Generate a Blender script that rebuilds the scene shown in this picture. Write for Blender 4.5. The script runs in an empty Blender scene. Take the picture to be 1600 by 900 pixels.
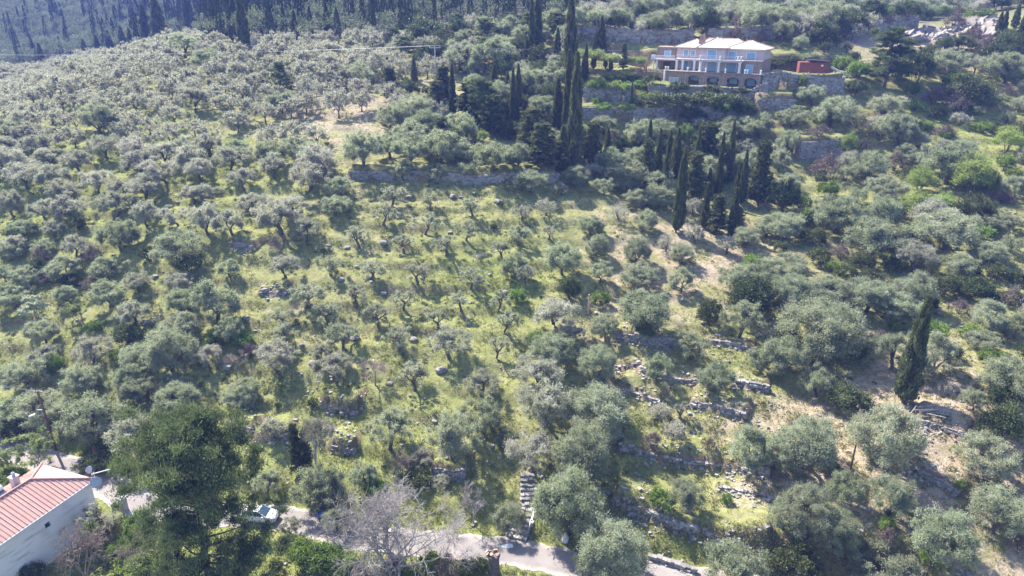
import bpy, math, random
import numpy as np
from mathutils import Vector, Matrix

SC = bpy.context.scene
COL = SC.collection
RNG = np.random.default_rng(7)
random.seed(7)

# ------------------------------------------------------------------ camera, sky, sun, exposure
CAMZ, PITCH, FPX = 52.0, math.radians(22.0), 1081.0
cam_d = bpy.data.cameras.new('camera')
cam = bpy.data.objects.new('camera', cam_d); COL.objects.link(cam)
cam.location = (0, 0, CAMZ)
cam.rotation_euler = (math.pi / 2 - PITCH, 0, 0)
cam_d.sensor_width = 36.0
cam_d.lens = 36.0 * FPX / 1600.0
cam_d.clip_start, cam_d.clip_end = 0.5, 3000
SC.camera = cam
SUN_EL = math.radians(47)
SUN_AZ = math.atan2(-0.66, 0.75)               # from +Y towards +X
world = bpy.data.worlds.new('World'); SC.world = world; world.use_nodes = True
_n = world.node_tree.nodes; _l = world.node_tree.links
sky = _n.new('ShaderNodeTexSky'); sky.sky_type = 'NISHITA'; sky.sun_disc = False
sky.sun_elevation = SUN_EL; sky.sun_rotation = SUN_AZ
_n['Background'].inputs['Strength'].default_value = 0.12
_l.new(sky.outputs[0], _n['Background'].inputs['Color'])
sun_d = bpy.data.lights.new('sun', 'SUN'); sun_d.energy = 5.0; sun_d.angle = math.radians(0.5)
sun_d.color = (1.0, 0.94, 0.84)
sun = bpy.data.objects.new('sun', sun_d); COL.objects.link(sun)
_d = Vector((-math.sin(SUN_AZ) * math.cos(SUN_EL), -math.cos(SUN_AZ) * math.cos(SUN_EL), -math.sin(SUN_EL)))
sun.rotation_euler = _d.to_track_quat('-Z', 'Y').to_euler()
sun.location = (-60, 60, 150)
SC.view_settings.view_transform = 'Standard'
SC.view_settings.look = 'None'
SC.view_settings.exposure = 1.6
SC.view_settings.gamma = 1.0
SC.view_settings.use_curve_mapping = False
SC.render.engine = 'CYCLES'
SC.cycles.max_bounces = 5
SC.cycles.diffuse_bounces = 4
SC.cycles.transmission_bounces = 3
SC.cycles.volume_bounces = 0
SC.cycles.use_denoising = True

# ------------------------------------------------------------------ camera geometry helpers
SP, CP = math.sin(PITCH), math.cos(PITCH)
def ray(px, py):
    u = (np.asarray(px, float) - 800) / FPX; v = (450 - np.asarray(py, float)) / FPX
    return u, CP + v * SP, -SP + v * CP          # direction with unit depth along the lens axis
def world_d(px, py, depth):
    a, b, c = ray(px, py); return (float(a * depth), float(b * depth), float(CAMZ + c * depth))
def world_z(px, py, z):
    a, b, c = ray(px, py); return world_d(px, py, (z - CAMZ) / c)
def project(x, y, z):
    dz = np.asarray(z) - CAMZ; dep = y * CP - dz * SP
    return 800 + FPX * x / dep, 450 - FPX * (y * SP + dz * CP) / dep, dep

# ------------------------------------------------------------------ terrain
CTRL = [world_d(*c) for c in [
    (800,700,82),(800,560,93),(800,450,105),(800,350,117),(750,272,129),(800,180,150),(700,100,180),(650,60,208),
    (650,0,300),(400,60,215),(450,170,160),(450,300,126),(450,450,106),(450,600,92),
    (100,600,95),(100,450,110),(100,300,130),(100,200,152),(150,120,185),(280,75,205),(0,100,330),(0,0,480),(250,0,420),
    (1100,800,74),(1500,500,93),(1300,400,108),(1550,400,104),(1280,235,139),(1550,200,136),(1100,190,147),
    (1200,0,240),(1500,30,195),(1580,0,230),(900,45,182),(1000,60,180)]]
CTRL += [world_z(*c) for c in [(1400,800,5.5),(1550,850,4.5),(1400,650,9.0),(960,770,3.0),(1200,850,3.0),(1550,600,12),
    (1040,140,35.3),(1185,146,35.0),(1240,74,43.5),
    (-150,680,0),(0,695,0),(133,737,0),(213,790,0),(473,813,0),(600,840,0),(783,853,0),(910,890,0),(1050,897,0.2),(320,915,-1.0)]]
CTRL += [(-150,215,27),(-190,230,26),(-230,160,24),(-200,90,6),(-160,300,34),(0,30,-5),(-60,35,-5),(60,30,-3),(-150,30,-8),(140,30,2),
    (150,100,30),(180,200,62),(0,420,66),(200,420,85),(-250,520,72),(-400,420,60),(300,300,95),(0,700,115),(-500,700,120),(500,700,130),
    (-600,100,10),(-500,-60,-20),(500,-60,10),(600,200,70),(0,-60,-14)]
CTRL = np.array(CTRL)
def tps_k(r2):
    return 0.5 * r2 * np.log(r2 + 1e-9)
_X = CTRL[:, :2] / 100.0
_n0 = len(_X)
_K = tps_k(((_X[:, None] - _X[None]) ** 2).sum(-1)) + np.eye(_n0) * 2e-4
_P = np.c_[np.ones(_n0), _X]
_A = np.block([[_K, _P], [_P.T, np.zeros((3, 3))]])
_W = np.linalg.solve(_A, np.r_[CTRL[:, 2], np.zeros(3)])
def vnoise(x, y, seed=0):
    """smooth value noise, about 0..1"""
    def h(i, j):
        n = np.sin(i * 127.1 + j * 311.7 + seed * 74.7) * 43758.5453
        return n - np.floor(n)
    i = np.floor(x); j = np.floor(y); fx = x - i; fy = y - j
    fx = fx * fx * (3 - 2 * fx); fy = fy * fy * (3 - 2 * fy)
    return (h(i, j) * (1 - fx) + h(i + 1, j) * fx) * (1 - fy) + (h(i, j + 1) * (1 - fx) + h(i + 1, j + 1) * fx) * fy
def base_h(x, y):
    x = np.asarray(x, float); y = np.asarray(y, float); s = x.shape
    X = np.c_[x.ravel(), y.ravel()] / 100.0
    out = np.empty(len(X))
    for k in range(0, len(X), 20000):
        q = X[k:k + 20000]
        out[k:k + 20000] = tps_k(((q[:, None] - _X[None]) ** 2).sum(-1)) @ _W[:_n0] + _W[_n0] + q @ _W[_n0 + 1:]
    return out.reshape(s)
def march(px, py, hf):
    px = np.atleast_1d(np.asarray(px, float)); py = np.atleast_1d(np.asarray(py, float))
    a, b, c = ray(px, py)
    lo = np.full(px.shape, 35.0); hi = np.full(px.shape, 900.0); found = np.zeros(px.shape, bool)
    t = 35.0
    while t < 900:
        t2 = t + max(0.8, t * 0.008)
        below = (CAMZ + c * t2 < hf(a * t2, b * t2)) & ~found
        lo[below] = t; hi[below] = t2; found |= below
        t = t2
        if found.all(): break
    for _ in range(14):
        m = 0.5 * (lo + hi); bel = CAMZ + c * m < hf(a * m, b * m)
        hi = np.where(bel, m, hi); lo = np.where(bel, lo, m)
    return a * hi, b * hi, CAMZ + c * hi

# the road (level, z = 0) and the retaining walls that step the slope
def smooth_line(pts, n=8):
    P = np.array(pts, float); P = np.vstack([2 * P[0] - P[1], P, 2 * P[-1] - P[-2]]); out = []
    for k in range(1, len(P) - 2):
        for t in np.linspace(0, 1, n, endpoint=False):
            p0, p1, p2, p3 = P[k - 1:k + 3]
            out.append(0.5 * ((2 * p1) + (-p0 + p2) * t + (2 * p0 - 5 * p1 + 4 * p2 - p3) * t * t + (-p0 + 3 * p1 - 3 * p2 + p3) * t ** 3))
    out.append(P[-2]); return np.array(out)
ROAD = smooth_line([world_z(px, py, 0)[:2] for px, py in [(-260,688),(-120,692),(0,700),(60,716),(133,739),(183,766),(230,790),(330,803),(415,806),(480,816),(530,831),(600,842),(700,853),(783,860),(867,875),(930,890),(1050,903),(1200,925),(1400,960)]])
ROAD_W = 1.95
def poly_dist(x, y, P):
    """distance to a polyline, signed side (>0 = left of travel) and fraction along it"""
    sh = np.shape(x); x = np.ravel(x); y = np.ravel(y)
    best = np.full(x.shape, 1e9); side = np.zeros(x.shape); frac = np.zeros(x.shape)
    n = len(P) - 1
    for k in range(n):
        a = P[k]; d = P[k + 1] - a; L2 = (d ** 2).sum() + 1e-12
        t = np.clip(((x - a[0]) * d[0] + (y - a[1]) * d[1]) / L2, 0, 1)
        qx = x - a[0] - t * d[0]; qy = y - a[1] - t * d[1]; r = np.hypot(qx, qy)
        m = r < best
        best[m] = r[m]; side[m] = (d[0] * qy - d[1] * qx)[m]; frac[m] = (k + t[m]) / n
    return best.reshape(sh), side.reshape(sh), frac.reshape(sh)
# walls as (name, height m, uphill reach m, base line seen in the photo); line runs left to right, uphill on its left
WALLS = [
    ('long_terrace_wall', 1.7, 9, [(545,276),(600,277),(700,280),(800,283),(872,281)]),
    ('garden_wall', 3.2, 7, [(907,160),(950,162),(988,164)]),
    ('garden_wall', 2.4, 8, [(905,186),(985,186),(1060,182),(1100,184),(1165,186)]),
    ('garden_wall', 1.7, 5, [(1012,147),(1100,151),(1196,156)]),
    ('garden_wall', 3.3, 9, [(1187,141),(1250,141),(1316,143)]),
    ('garden_wall', 2.4, 6, [(1180,170),(1240,168)]),
    ('garden_wall', 3.6, 8, [(1246,247),(1285,246),(1323,245)]),
    ('dry_stone_wall', 0.7, 5, [(967,605),(1000,616),(1030,628)]),
    ('dry_stone_wall', 1.1, 6, [(1077,634),(1120,645),(1162,657)]),
    ('dry_stone_wall', 1.0, 6, [(967,702),(1013,712),(1100,720),(1143,727),(1200,744)]),
    ('dry_stone_wall', 1.4, 6, [(958,788),(1007,804),(1060,828),(1100,834),(1137,850),(1197,858)]),
    ('dry_stone_wall', 0.6, 4, [(1013,864),(1050,877),(1087,888)]),
    ('dry_stone_wall', 0.4, 3, [(1120,758),(1160,764),(1206,771)]),
    ('dry_stone_wall', 1.3, 6, [(955,528),(1000,534),(1058,541)]),
    ('dry_stone_wall', 0.8, 4, [(1106,532),(1140,536),(1175,544)]),
    ('dry_stone_wall', 0.7, 5, [(997,586),(1040,592),(1090,596)]),
    ('dry_stone_wall', 1.0, 5, [(1146,607),(1198,613)]),
    ('dry_stone_wall', 0.8, 4, [(961,573),(998,572)]),
    ('dry_stone_wall', 0.9, 5, [(1408,724),(1450,748),(1494,775)]),
    ('dry_stone_wall', 0.9, 5, [(1428,660),(1470,672),(1508,686)]),
    ('dry_stone_wall', 1.1, 5, [(250,653),(307,658)]),
    ('dry_stone_wall', 1.2, 5, [(358,668),(398,680)]),
    ('dry_stone_wall', 0.9, 5, [(396,692),(455,683)]),
    ('dry_stone_wall', 1.3, 5, [(500,634),(557,644)]),
    ('dry_stone_wall', 1.0, 5, [(516,697),(552,702)]),
    ('dry_stone_wall', 1.6, 6, [(676,738),(724,746)]),
    ('dry_stone_wall', 1.1, 5, [(360,379),(394,391)]),
    ('dry_stone_wall', 0.8, 5, [(405,456),(446,459)]),
]
WALL_XY = []
for nm, h, reach, pts in WALLS:
    px = np.array([p[0] for p in pts]); py = np.array([p[1] for p in pts])
    wx, wy, wz = march(px, py, base_h)
    WALL_XY.append(np.c_[wx, wy])
BACKWALL = [np.array([world_d(px, py, dd)[:2] for px, py, dd in L]) for L in (
    [(880,70,179),(950,76,178),(1010,80,177),(1080,88,176)], [(1100,93,174),(1170,95,172),(1240,97,171),(1300,93,172),(1330,84,174),(1375,66,178),(1430,55,182)])]
VILLA_ANG = math.radians(-30)
VILLA_O = np.array(world_d(1039, 132, 159.0))          # left front foot of the arched ground floor
VX = np.array([math.cos(VILLA_ANG), math.sin(VILLA_ANG)]); VY = np.array([-VX[1], VX[0]])
def sstep(a, b, x):
    t = np.clip((x - a) / (b - a), 0, 1); return t * t * (3 - 2 * t)
HOUSE_A = np.array([-46.4, 63.4]); HU = np.array([-.942, .335]); HV = np.array([-.335, -.942])

def axis(dense0, dense1, step, lo, hi):
    a = list(np.arange(dense0, dense1 + 1e-6, step)); g = step; v = dense1
    while v < hi: g = min(g * 1.12, 14); v += g; a.append(v)
    g = step; v = dense0
    while v > lo: g = min(g * 1.12, 14); v -= g; a.insert(0, v)
    return np.array(a)
GX = axis(-105, 95, 0.5, -650, 650); GY = axis(36, 196, 0.5, -60, 900)
MX, MY = np.meshgrid(GX, GY)
Z0 = base_h(MX, MY)
GZ = Z0.copy()
# old terraces: gentle treads and steeper banks following the slope
_hill = sstep(50, 66, MY) * (1 - sstep(190, 230, MY)) * (1 - sstep(50, 70, MX) * sstep(150, 165, MY))
_q = (Z0 + 0.9 * vnoise(MX / 14, MY / 14, 3)) / 1.7
_fr = _q - np.floor(_q)
GZ += _hill * (sstep(0.68, 1.0, _fr) - _fr) * 1.0 * (0.3 + 0.7 * vnoise(MX / 9, MY / 9, 5))
GZ += _hill * (vnoise(MX / 2.2, MY / 2.2, 1) - 0.5) * 0.30 + _hill * (vnoise(MX / 6, MY / 6, 2) - 0.5) * 0.7
for (nm, h, reach, pts), P in zip(WALLS, WALL_XY):
    d, s, f = poly_dist(MX, MY, P)
    fall = (1 - sstep(0.4, reach, d)) * np.where((f > 0.0) & (f < 1.0), 1.0, 0.0)
    GZ += np.where(s > 0, fall * h, 0.0)
# cut behind the villa and below the back wall
for P in BACKWALL:
    d, s, f = poly_dist(MX, MY, P)
    GZ += np.where((s > 0), (1 - sstep(0.5, 14, d)) * 2.6, 0) * np.where((f > 0) & (f < 1), 1, 0)
# villa platform
_lx = (MX - VILLA_O[0]) * VX[0] + (MY - VILLA_O[1]) * VX[1]; _ly = (MX - VILLA_O[0]) * VY[0] + (MY - VILLA_O[1]) * VY[1]
_in = sstep(-9, -5, _lx) * (1 - sstep(23, 27, _lx)) * sstep(-2.5, -0.8, _ly) * (1 - sstep(1.0, 2.0, _ly))
GZ = GZ * (1 - _in) + (VILLA_O[2] - 0.25) * _in
_in = sstep(-9, -5, _lx) * (1 - sstep(21, 23, _lx)) * sstep(1.0, 2.5, _ly) * (1 - sstep(12, 15, _ly))
GZ = GZ * (1 - _in) + np.minimum(GZ, VILLA_O[2] + 3.2) * _in
# terrace of the pergola house left of the villa
_in = sstep(-24, -20, _lx) * (1 - sstep(-8, -5, _lx)) * sstep(2, 3, _ly) * (1 - sstep(10, 13, _ly))
GZ = GZ * (1 - _in) + (VILLA_O[2] + 2.6) * _in
# terrace of the red shed
SHED = np.array(world_d(1262, 121, 156.0))
_in = 1 - sstep(7, 11, np.hypot((MX - SHED[0]) * 0.75, (MY - SHED[1]) * 1.6))
GZ = GZ * (1 - _in) + SHED[2] * _in
# road bed and house plot
_rd, _rs, _rf = poly_dist(MX, MY, ROAD)
_b = 1 - sstep(2.3, 5.0, _rd)
GZ = GZ * (1 - _b) + (-0.06) * _b
_hx = (MX - HOUSE_A[0]) * HU[0] + (MY - HOUSE_A[1]) * HU[1]; _hy = (MX - HOUSE_A[0]) * HV[0] + (MY - HOUSE_A[1]) * HV[1]
_b = sstep(-12, -6, _hx) * (1 - sstep(9, 12, _hx)) * sstep(-1.5, 3.0, _hy) * (1 - sstep(22, 30, _hy)) * sstep(2.4, 5.0, _rd)
GZ = GZ * (1 - _b) + (-2.6) * _b
def H(x, y):
    x = np.asarray(x, float); y = np.asarray(y, float)
    i = np.clip(np.searchsorted(GX, x) - 1, 0, len(GX) - 2); j = np.clip(np.searchsorted(GY, y) - 1, 0, len(GY) - 2)
    fx = np.clip((x - GX[i]) / (GX[i + 1] - GX[i]), 0, 1); fy = np.clip((y - GY[j]) / (GY[j + 1] - GY[j]), 0, 1)
    return (GZ[j, i] * (1 - fx) + GZ[j, i + 1] * fx) * (1 - fy) + (GZ[j + 1, i] * (1 - fx) + GZ[j + 1, i + 1] * fx) * fy
def at(px, py):
    return march(px, py, H)
def at1(px, py):
    x, y, z = march([px], [py], H); return float(x[0]), float(y[0]), float(z[0])
def height_to(y, z, toppy):
    """height of a vertical thing whose foot is at (.., y, z) and whose top shows at row toppy"""
    v = (450 - np.asarray(toppy, float)) / FPX
    return y * (v * CP - SP) / (CP + v * SP) + CAMZ - z
def road_d(x, y):
    return poly_dist(np.asarray(x, float), np.asarray(y, float), ROAD)[0]
# ------------------------------------------------------------------ materials
def new_mat(name):
    m = bpy.data.materials.new(name); m.use_nodes = True
    nt = m.node_tree; return m, nt, nt.nodes['Principled BSDF'], nt.nodes['Material Output']
def N(nt, t, **kw):
    n = nt.nodes.new(t)
    for k, v in kw.items():
        if k == 'ins':
            for a, b in v.items(): n.inputs[a].default_value = b
        else: setattr(n, k, v)
    return n
def mixc(nt, fac, a, b, mode='MIX'):
    n = nt.nodes.new('ShaderNodeMix'); n.data_type = 'RGBA'; n.blend_type = mode
    for idx, v in ((0, fac), (6, a), (7, b)):
        if hasattr(v, 'is_linked') or isinstance(v, bpy.types.NodeSocket): nt.links.new(v, n.inputs[idx])
        else: n.inputs[idx].default_value = v if idx == 0 else (*v, 1.0)[:4]
    return n.outputs[2]
def noise(nt, scale, detail=3, rough=0.55, vec=None, dim='3D'):
    n = N(nt, 'ShaderNodeTexNoise'); n.inputs['Scale'].default_value = scale; n.inputs['Detail'].default_value = detail
    n.inputs['Roughness'].default_value = rough
    if vec is not None: nt.links.new(vec, n.inputs['Vector'])
    return n.outputs['Fac']
def ramp(nt, fac, lo, hi):
    n = N(nt, 'ShaderNodeMapRange'); n.interpolation_type = 'SMOOTHSTEP'
    n.inputs['From Min'].default_value = lo; n.inputs['From Max'].default_value = hi
    nt.links.new(fac, n.inputs['Value']); return n.outputs['Result']
def math2(nt, op, a, b):
    n = N(nt, 'ShaderNodeMath', operation=op)
    for k, v in ((0, a), (1, b)):
        if isinstance(v, bpy.types.NodeSocket): nt.links.new(v, n.inputs[k])
        else: n.inputs[k].default_value = v
    return n.outputs[0]
def bump(nt, bsdf, h, strength, dist):
    b = N(nt, 'ShaderNodeBump'); b.inputs['Strength'].default_value = strength; b.inputs['Distance'].default_value = dist
    nt.links.new(h, b.inputs['Height']); nt.links.new(b.outputs[0], bsdf.inputs['Normal'])
def coords(nt, kind='Object'):
    return N(nt, 'ShaderNodeTexCoord').outputs[kind]

def plain(name, c1, c2=None, scale=3.0, rough=0.8, bmp=0.0, metal=0.0, spec=0.35):
    m, nt, b, o = new_mat(name)
    b.inputs['Roughness'].default_value = rough; b.inputs['Metallic'].default_value = metal
    b.inputs['Specular IOR Level'].default_value = spec
    v = coords(nt)
    f = ramp(nt, noise(nt, scale, 5, 0.6, v), 0.3, 0.7)
    nt.links.new(mixc(nt, f, c1, c2 or tuple(x * 0.8 for x in c1)), b.inputs['Base Color'])
    if bmp: bump(nt, b, noise(nt, scale * 4, 4, 0.6, v), bmp, 0.05)
    return m
def leaf_mat(name, dark, light, trans=0.28, tint=None, rough=0.55, spec=0.25, objvar=0.5):
    """foliage: every leaf has its own tone ('var'), every plant its own cast (object random)"""
    m, nt, b, o = new_mat(name)
    a = N(nt, 'ShaderNodeAttribute', attribute_name='var')
    base = mixc(nt, a.outputs['Fac'], dark, light)
    oi = N(nt, 'ShaderNodeObjectInfo')
    tint = tint or tuple(0.5 * (x + y) for x, y in zip(dark, light))
    fac = math2(nt, 'MULTIPLY', oi.outputs['Random'], objvar)
    col = mixc(nt, fac, base, mixc(nt, 0.6, base, tint))
    hv = N(nt, 'ShaderNodeHueSaturation'); nt.links.new(col, hv.inputs['Color'])
    hr = N(nt, 'ShaderNodeMapRange'); hr.inputs['To Min'].default_value = 0.475; hr.inputs['To Max'].default_value = 0.51
    nt.links.new(math2(nt, 'FRACT', math2(nt, 'MULTIPLY', oi.outputs['Random'], 13.7), 0.0), hr.inputs['Value'])
    if objvar > 0: nt.links.new(hr.outputs[0], hv.inputs['Hue'])
    r2 = math2(nt, 'FRACT', math2(nt, 'MULTIPLY', oi.outputs['Random'], 7.31), 0.0)
    mr = N(nt, 'ShaderNodeMapRange'); mr.inputs['To Min'].default_value = 0.8; mr.inputs['To Max'].default_value = 1.2
    nt.links.new(r2, mr.inputs['Value']); nt.links.new(mr.outputs[0], hv.inputs['Value'])
    col = hv.outputs[0]
    nt.links.new(col, b.inputs['Base Color']); b.inputs['Roughness'].default_value = rough
    b.inputs['Specular IOR Level'].default_value = spec
    t = N(nt, 'ShaderNodeBsdfTranslucent'); nt.links.new(mixc(nt, 0.35, col, (light[0] * 1.1, light[1] * 1.25, light[2] * 0.6)), t.inputs['Color'])
    mx = N(nt, 'ShaderNodeMixShader'); mx.inputs[0].default_value = trans
    nt.links.new(b.outputs[0], mx.inputs[1]); nt.links.new(t.outputs[0], mx.inputs[2]); nt.links.new(mx.outputs[0], o.inputs['Surface'])
    return m
def var_mat(name, c1, c2, rough=0.9, bmp=0.3, scale=4.0):
    """stones: per-block tone from 'var' plus weathering noise"""
    m, nt, b, o = new_mat(name)
    a = N(nt, 'ShaderNodeAttribute', attribute_name='var'); v = coords(nt)
    c = mixc(nt, a.outputs['Fac'], c1, c2)
    c = mixc(nt, math2(nt, 'MULTIPLY', ramp(nt, noise(nt, scale, 5, 0.65, v), 0.45, 0.75), 0.5), c, tuple(x * 0.45 for x in c1))
    nt.links.new(c, b.inputs['Base Color']); b.inputs['Roughness'].default_value = rough; b.inputs['Specular IOR Level'].default_value = 0.2
    bump(nt, b, noise(nt, scale * 3, 4, 0.6, v), bmp, 0.06)
    return m
M = {}
M['olive'] = leaf_mat('olive_leaves', (0.15, 0.175, 0.108), (0.45, 0.49, 0.36), 0.45, (0.345, 0.33, 0.27), objvar=.8)
M['olive_grey'] = leaf_mat('grey_olive_leaves', (0.205, 0.205, 0.165), (0.50, 0.495, 0.42), 0.45, (0.40, 0.35, 0.355), objvar=.8)
M['young'] = leaf_mat('young_olive_leaves', (0.18, 0.195, 0.14), (0.46, 0.475, 0.37), 0.45, (0.36, 0.35, 0.30), objvar=.7)
M['cypress'] = leaf_mat('cypress_leaves', (0.055, 0.068, 0.038), (0.215, 0.23, 0.11), 0.24, None, 0.7, 0.1, 0.3)
M['pine'] = leaf_mat('pine_needles', (0.045, 0.068, 0.034), (0.205, 0.25, 0.112), 0.26, (0.13, 0.165, 0.075), 0.6, 0.2)
M['pine_bright'] = leaf_mat('young_pine_needles', (0.15, 0.225, 0.06), (0.38, 0.46, 0.15), 0.4, None, 0.6, 0.2)
M['holm'] = leaf_mat('evergreen_leaves', (0.035, 0.052, 0.022), (0.155, 0.19, 0.075), 0.22, (0.08, 0.09, 0.03), 0.5, 0.3, 0.9)
M['green'] = leaf_mat('bright_green_leaves', (0.085, 0.15, 0.03), (0.24, 0.34, 0.08), 0.3, (0.17, 0.20, 0.05))
M['spring'] = leaf_mat('spring_leaves', (0.16, 0.22, 0.07), (0.36, 0.43, 0.18), 0.35)
M['blossom'] = leaf_mat('pale_blossom', (0.40, 0.43, 0.27), (0.66, 0.68, 0.52), 0.3)
M['brown'] = leaf_mat('dry_brush', (0.13, 0.095, 0.085), (0.28, 0.225, 0.205), 0.15, (0.2, 0.17, 0.12))
M['tuft'] = leaf_mat('grass_blades', (0.12, 0.135, 0.045), (0.36, 0.345, 0.165), 0.3, None, 0.7, 0.15, 0.0)
M['mound'] = leaf_mat('mound_leaves', (0.055, 0.075, 0.025), (0.25, 0.26, 0.085), 0.25, None, 0.7, 0.15, 0.0)
M['bark'] = plain('olive_bark', (0.075, 0.062, 0.055), (0.14, 0.12, 0.105), 5, 0.95, 0.5)
M['bark_pine'] = plain('pine_bark', (0.10, 0.07, 0.05), (0.17, 0.13, 0.11), 4, 0.95, 0.5)
M['twig'] = plain('bare_twigs', (0.27, 0.24, 0.23), (0.36, 0.33, 0.315), 2, 0.9)
M['twig_brown'] = plain('brown_twigs', (0.25, 0.19, 0.17), (0.32, 0.25, 0.22), 2, 0.9)
M['far_cypress'] = leaf_mat('far_cypress_leaves', (0.025, 0.034, 0.022), (0.105, 0.12, 0.06), 0.12, None, 0.7, 0.1, 0.0)
M['wood'] = leaf_mat('far_tree_leaves', (0.06, 0.078, 0.045), (0.30, 0.33, 0.22), 0.25, None, 0.6, 0.2, 0.0)
M['cliff'] = var_mat('cut_rock', (0.20, 0.175, 0.155), (0.35, 0.315, 0.285))
M['stone'] = var_mat('wall_stone', (0.165, 0.156, 0.152), (0.39, 0.368, 0.35))
M['rock'] = var_mat('pale_rock', (0.15, 0.142, 0.138), (0.35, 0.325, 0.305))
M['white'] = plain('white_paint', (0.80, 0.79, 0.77), (0.70, 0.69, 0.67), 1.5, 0.6)
M['villa_wall'] = plain('lilac_render', (0.52, 0.455, 0.455), (0.46, 0.40, 0.405), 0.6, 0.85)
M['cladding'] = var_mat('stone_cladding', (0.25, 0.19, 0.165), (0.34, 0.262, 0.225))
M['blue'] = plain('blue_shutters', (0.27, 0.42, 0.58), (0.23, 0.37, 0.52), 3, 0.5)
M['dark'] = plain('dark_opening', (0.03, 0.03, 0.035), None, 3, 0.6)
M['wood_post'] = plain('brown_wood', (0.17, 0.09, 0.06), (0.11, 0.07, 0.05), 3, 0.9, 0.3)
M['metal'] = plain('grey_metal', (0.45, 0.46, 0.48), (0.38, 0.39, 0.41), 3, 0.45, 0, 0.5)
M['red_metal'] = plain('red_oxide_metal', (0.25, 0.078, 0.062), (0.20, 0.06, 0.05), 1.2, 0.65)
M['rust'] = plain('rusty_metal', (0.30, 0.11, 0.06), (0.18, 0.07, 0.04), 6, 0.85)
M['concrete'] = plain('pale_concrete', (0.42, 0.40, 0.375), (0.34, 0.32, 0.305), 1.0, 0.9, 0.2)
M['glass'] = plain('dark_glass', (0.05, 0.09, 0.13), (0.04, 0.07, 0.10), 1, 0.08, 0, 0, 0.6)
M['car_paint'] = plain('white_car_paint', (0.78, 0.79, 0.80), (0.74, 0.75, 0.76), 1, 0.3, 0, 0, 0.5)
M['rubber'] = plain('black_rubber', (0.02, 0.02, 0.02), None, 4, 0.85)
M['cut_wood'] = plain('fresh_cut_wood', (0.62, 0.40, 0.30), (0.52, 0.31, 0.23), 6, 0.85)
M['sack'] = plain('pale_sack', (0.66, 0.62, 0.66), (0.55, 0.52, 0.56), 6, 0.9)
M['bin_blue'] = plain('blue_plastic', (0.05, 0.15, 0.50), (0.04, 0.12, 0.42), 4, 0.5)

def stripes(name, c1, c2, scale, thick, rough=0.7, axisvec='X', groove=(0.3, 0.09, 0.07)):
    m, nt, b, o = new_mat(name); v = coords(nt)
    f = ramp(nt, noise(nt, 1.6, 5, 0.6, v), 0.3, 0.7)
    c = mixc(nt, f, c1, c2)
    w = N(nt, 'ShaderNodeTexWave', wave_type='BANDS', bands_direction=axisvec); w.inputs['Scale'].default_value = scale
    w.inputs['Distortion'].default_value = 0.15
    nt.links.new(v, w.inputs['Vector'])
    nt.links.new(mixc(nt, ramp(nt, w.outputs['Fac'], 1 - thick, 1.0), c, groove), b.inputs['Base Color'])
    b.inputs['Roughness'].default_value = rough
    bump(nt, b, w.outputs['Fac'], 0.6, 0.05)
    return m
M['tile_red'] = stripes('red_roof_tiles', (0.56, 0.35, 0.30), (0.49, 0.30, 0.255), 4.4, 0.10, 0.75, 'X', (0.40, 0.17, 0.13))
M['tile_villa'] = stripes('pink_roof_tiles', (0.68, 0.52, 0.44), (0.60, 0.45, 0.38), 3.0, 0.25, 0.8, 'X', (0.45, 0.27, 0.21))

def house_wall_mat():
    m, nt, b, o = new_mat('stained_white_wall'); v = coords(nt)
    mp = N(nt, 'ShaderNodeMapping'); mp.inputs['Scale'].default_value = (0.35, 0.35, 1.6); nt.links.new(v, mp.inputs['Vector'])
    f = ramp(nt, noise(nt, 1.0, 6, 0.65, mp.outputs[0]), 0.5, 0.68)
    c = mixc(nt, math2(nt, 'MULTIPLY', f, 0.75), (0.70, 0.69, 0.73), (0.38, 0.38, 0.37))
    c = mixc(nt, ramp(nt, noise(nt, 0.5, 5, 0.6, v), 0.5, 0.85), c, (0.52, 0.52, 0.46))
    nt.links.new(c, b.inputs['Base Color']); b.inputs['Roughness'].default_value = 0.9
    bump(nt, b, noise(nt, 30, 3, 0.6, v), 0.2, 0.02)
    return m
M['house_wall'] = house_wall_mat()

def road_mat():
    m, nt, b, o = new_mat('worn_road'); v = coords(nt)
    c = mixc(nt, ramp(nt, noise(nt, 0.35, 6, 0.6, v), 0.3, 0.7), (0.20, 0.178, 0.17), (0.27, 0.242, 0.23))
    c = mixc(nt, math2(nt, 'MULTIPLY', ramp(nt, noise(nt, 1.1, 6, 0.7, v), 0.52, 0.62), 0.45), c, (0.215, 0.20, 0.20))
    c = mixc(nt, math2(nt, 'MULTIPLY', ramp(nt, noise(nt, 7, 5, 0.7, v), 0.5, 0.8), 0.5), c, (0.20, 0.18, 0.18))
    a = N(nt, 'ShaderNodeAttribute', attribute_name='edge')
    c = mixc(nt, math2(nt, 'MULTIPLY', ramp(nt, math2(nt, 'ADD', a.outputs['Fac'], math2(nt, 'MULTIPLY', noise(nt, 1.2, 4, 0.6, v), 0.5)), 0.85, 1.25), 0.7), c, (0.42, 0.37, 0.32))
    nt.links.new(c, b.inputs['Base Color']); b.inputs['Roughness'].default_value = 0.92; b.inputs['Specular IOR Level'].default_value = 0.2
    bump(nt, b, noise(nt, 18, 4, 0.7, v), 0.35, 0.03)
    return m
M['road'] = road_mat()

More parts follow.
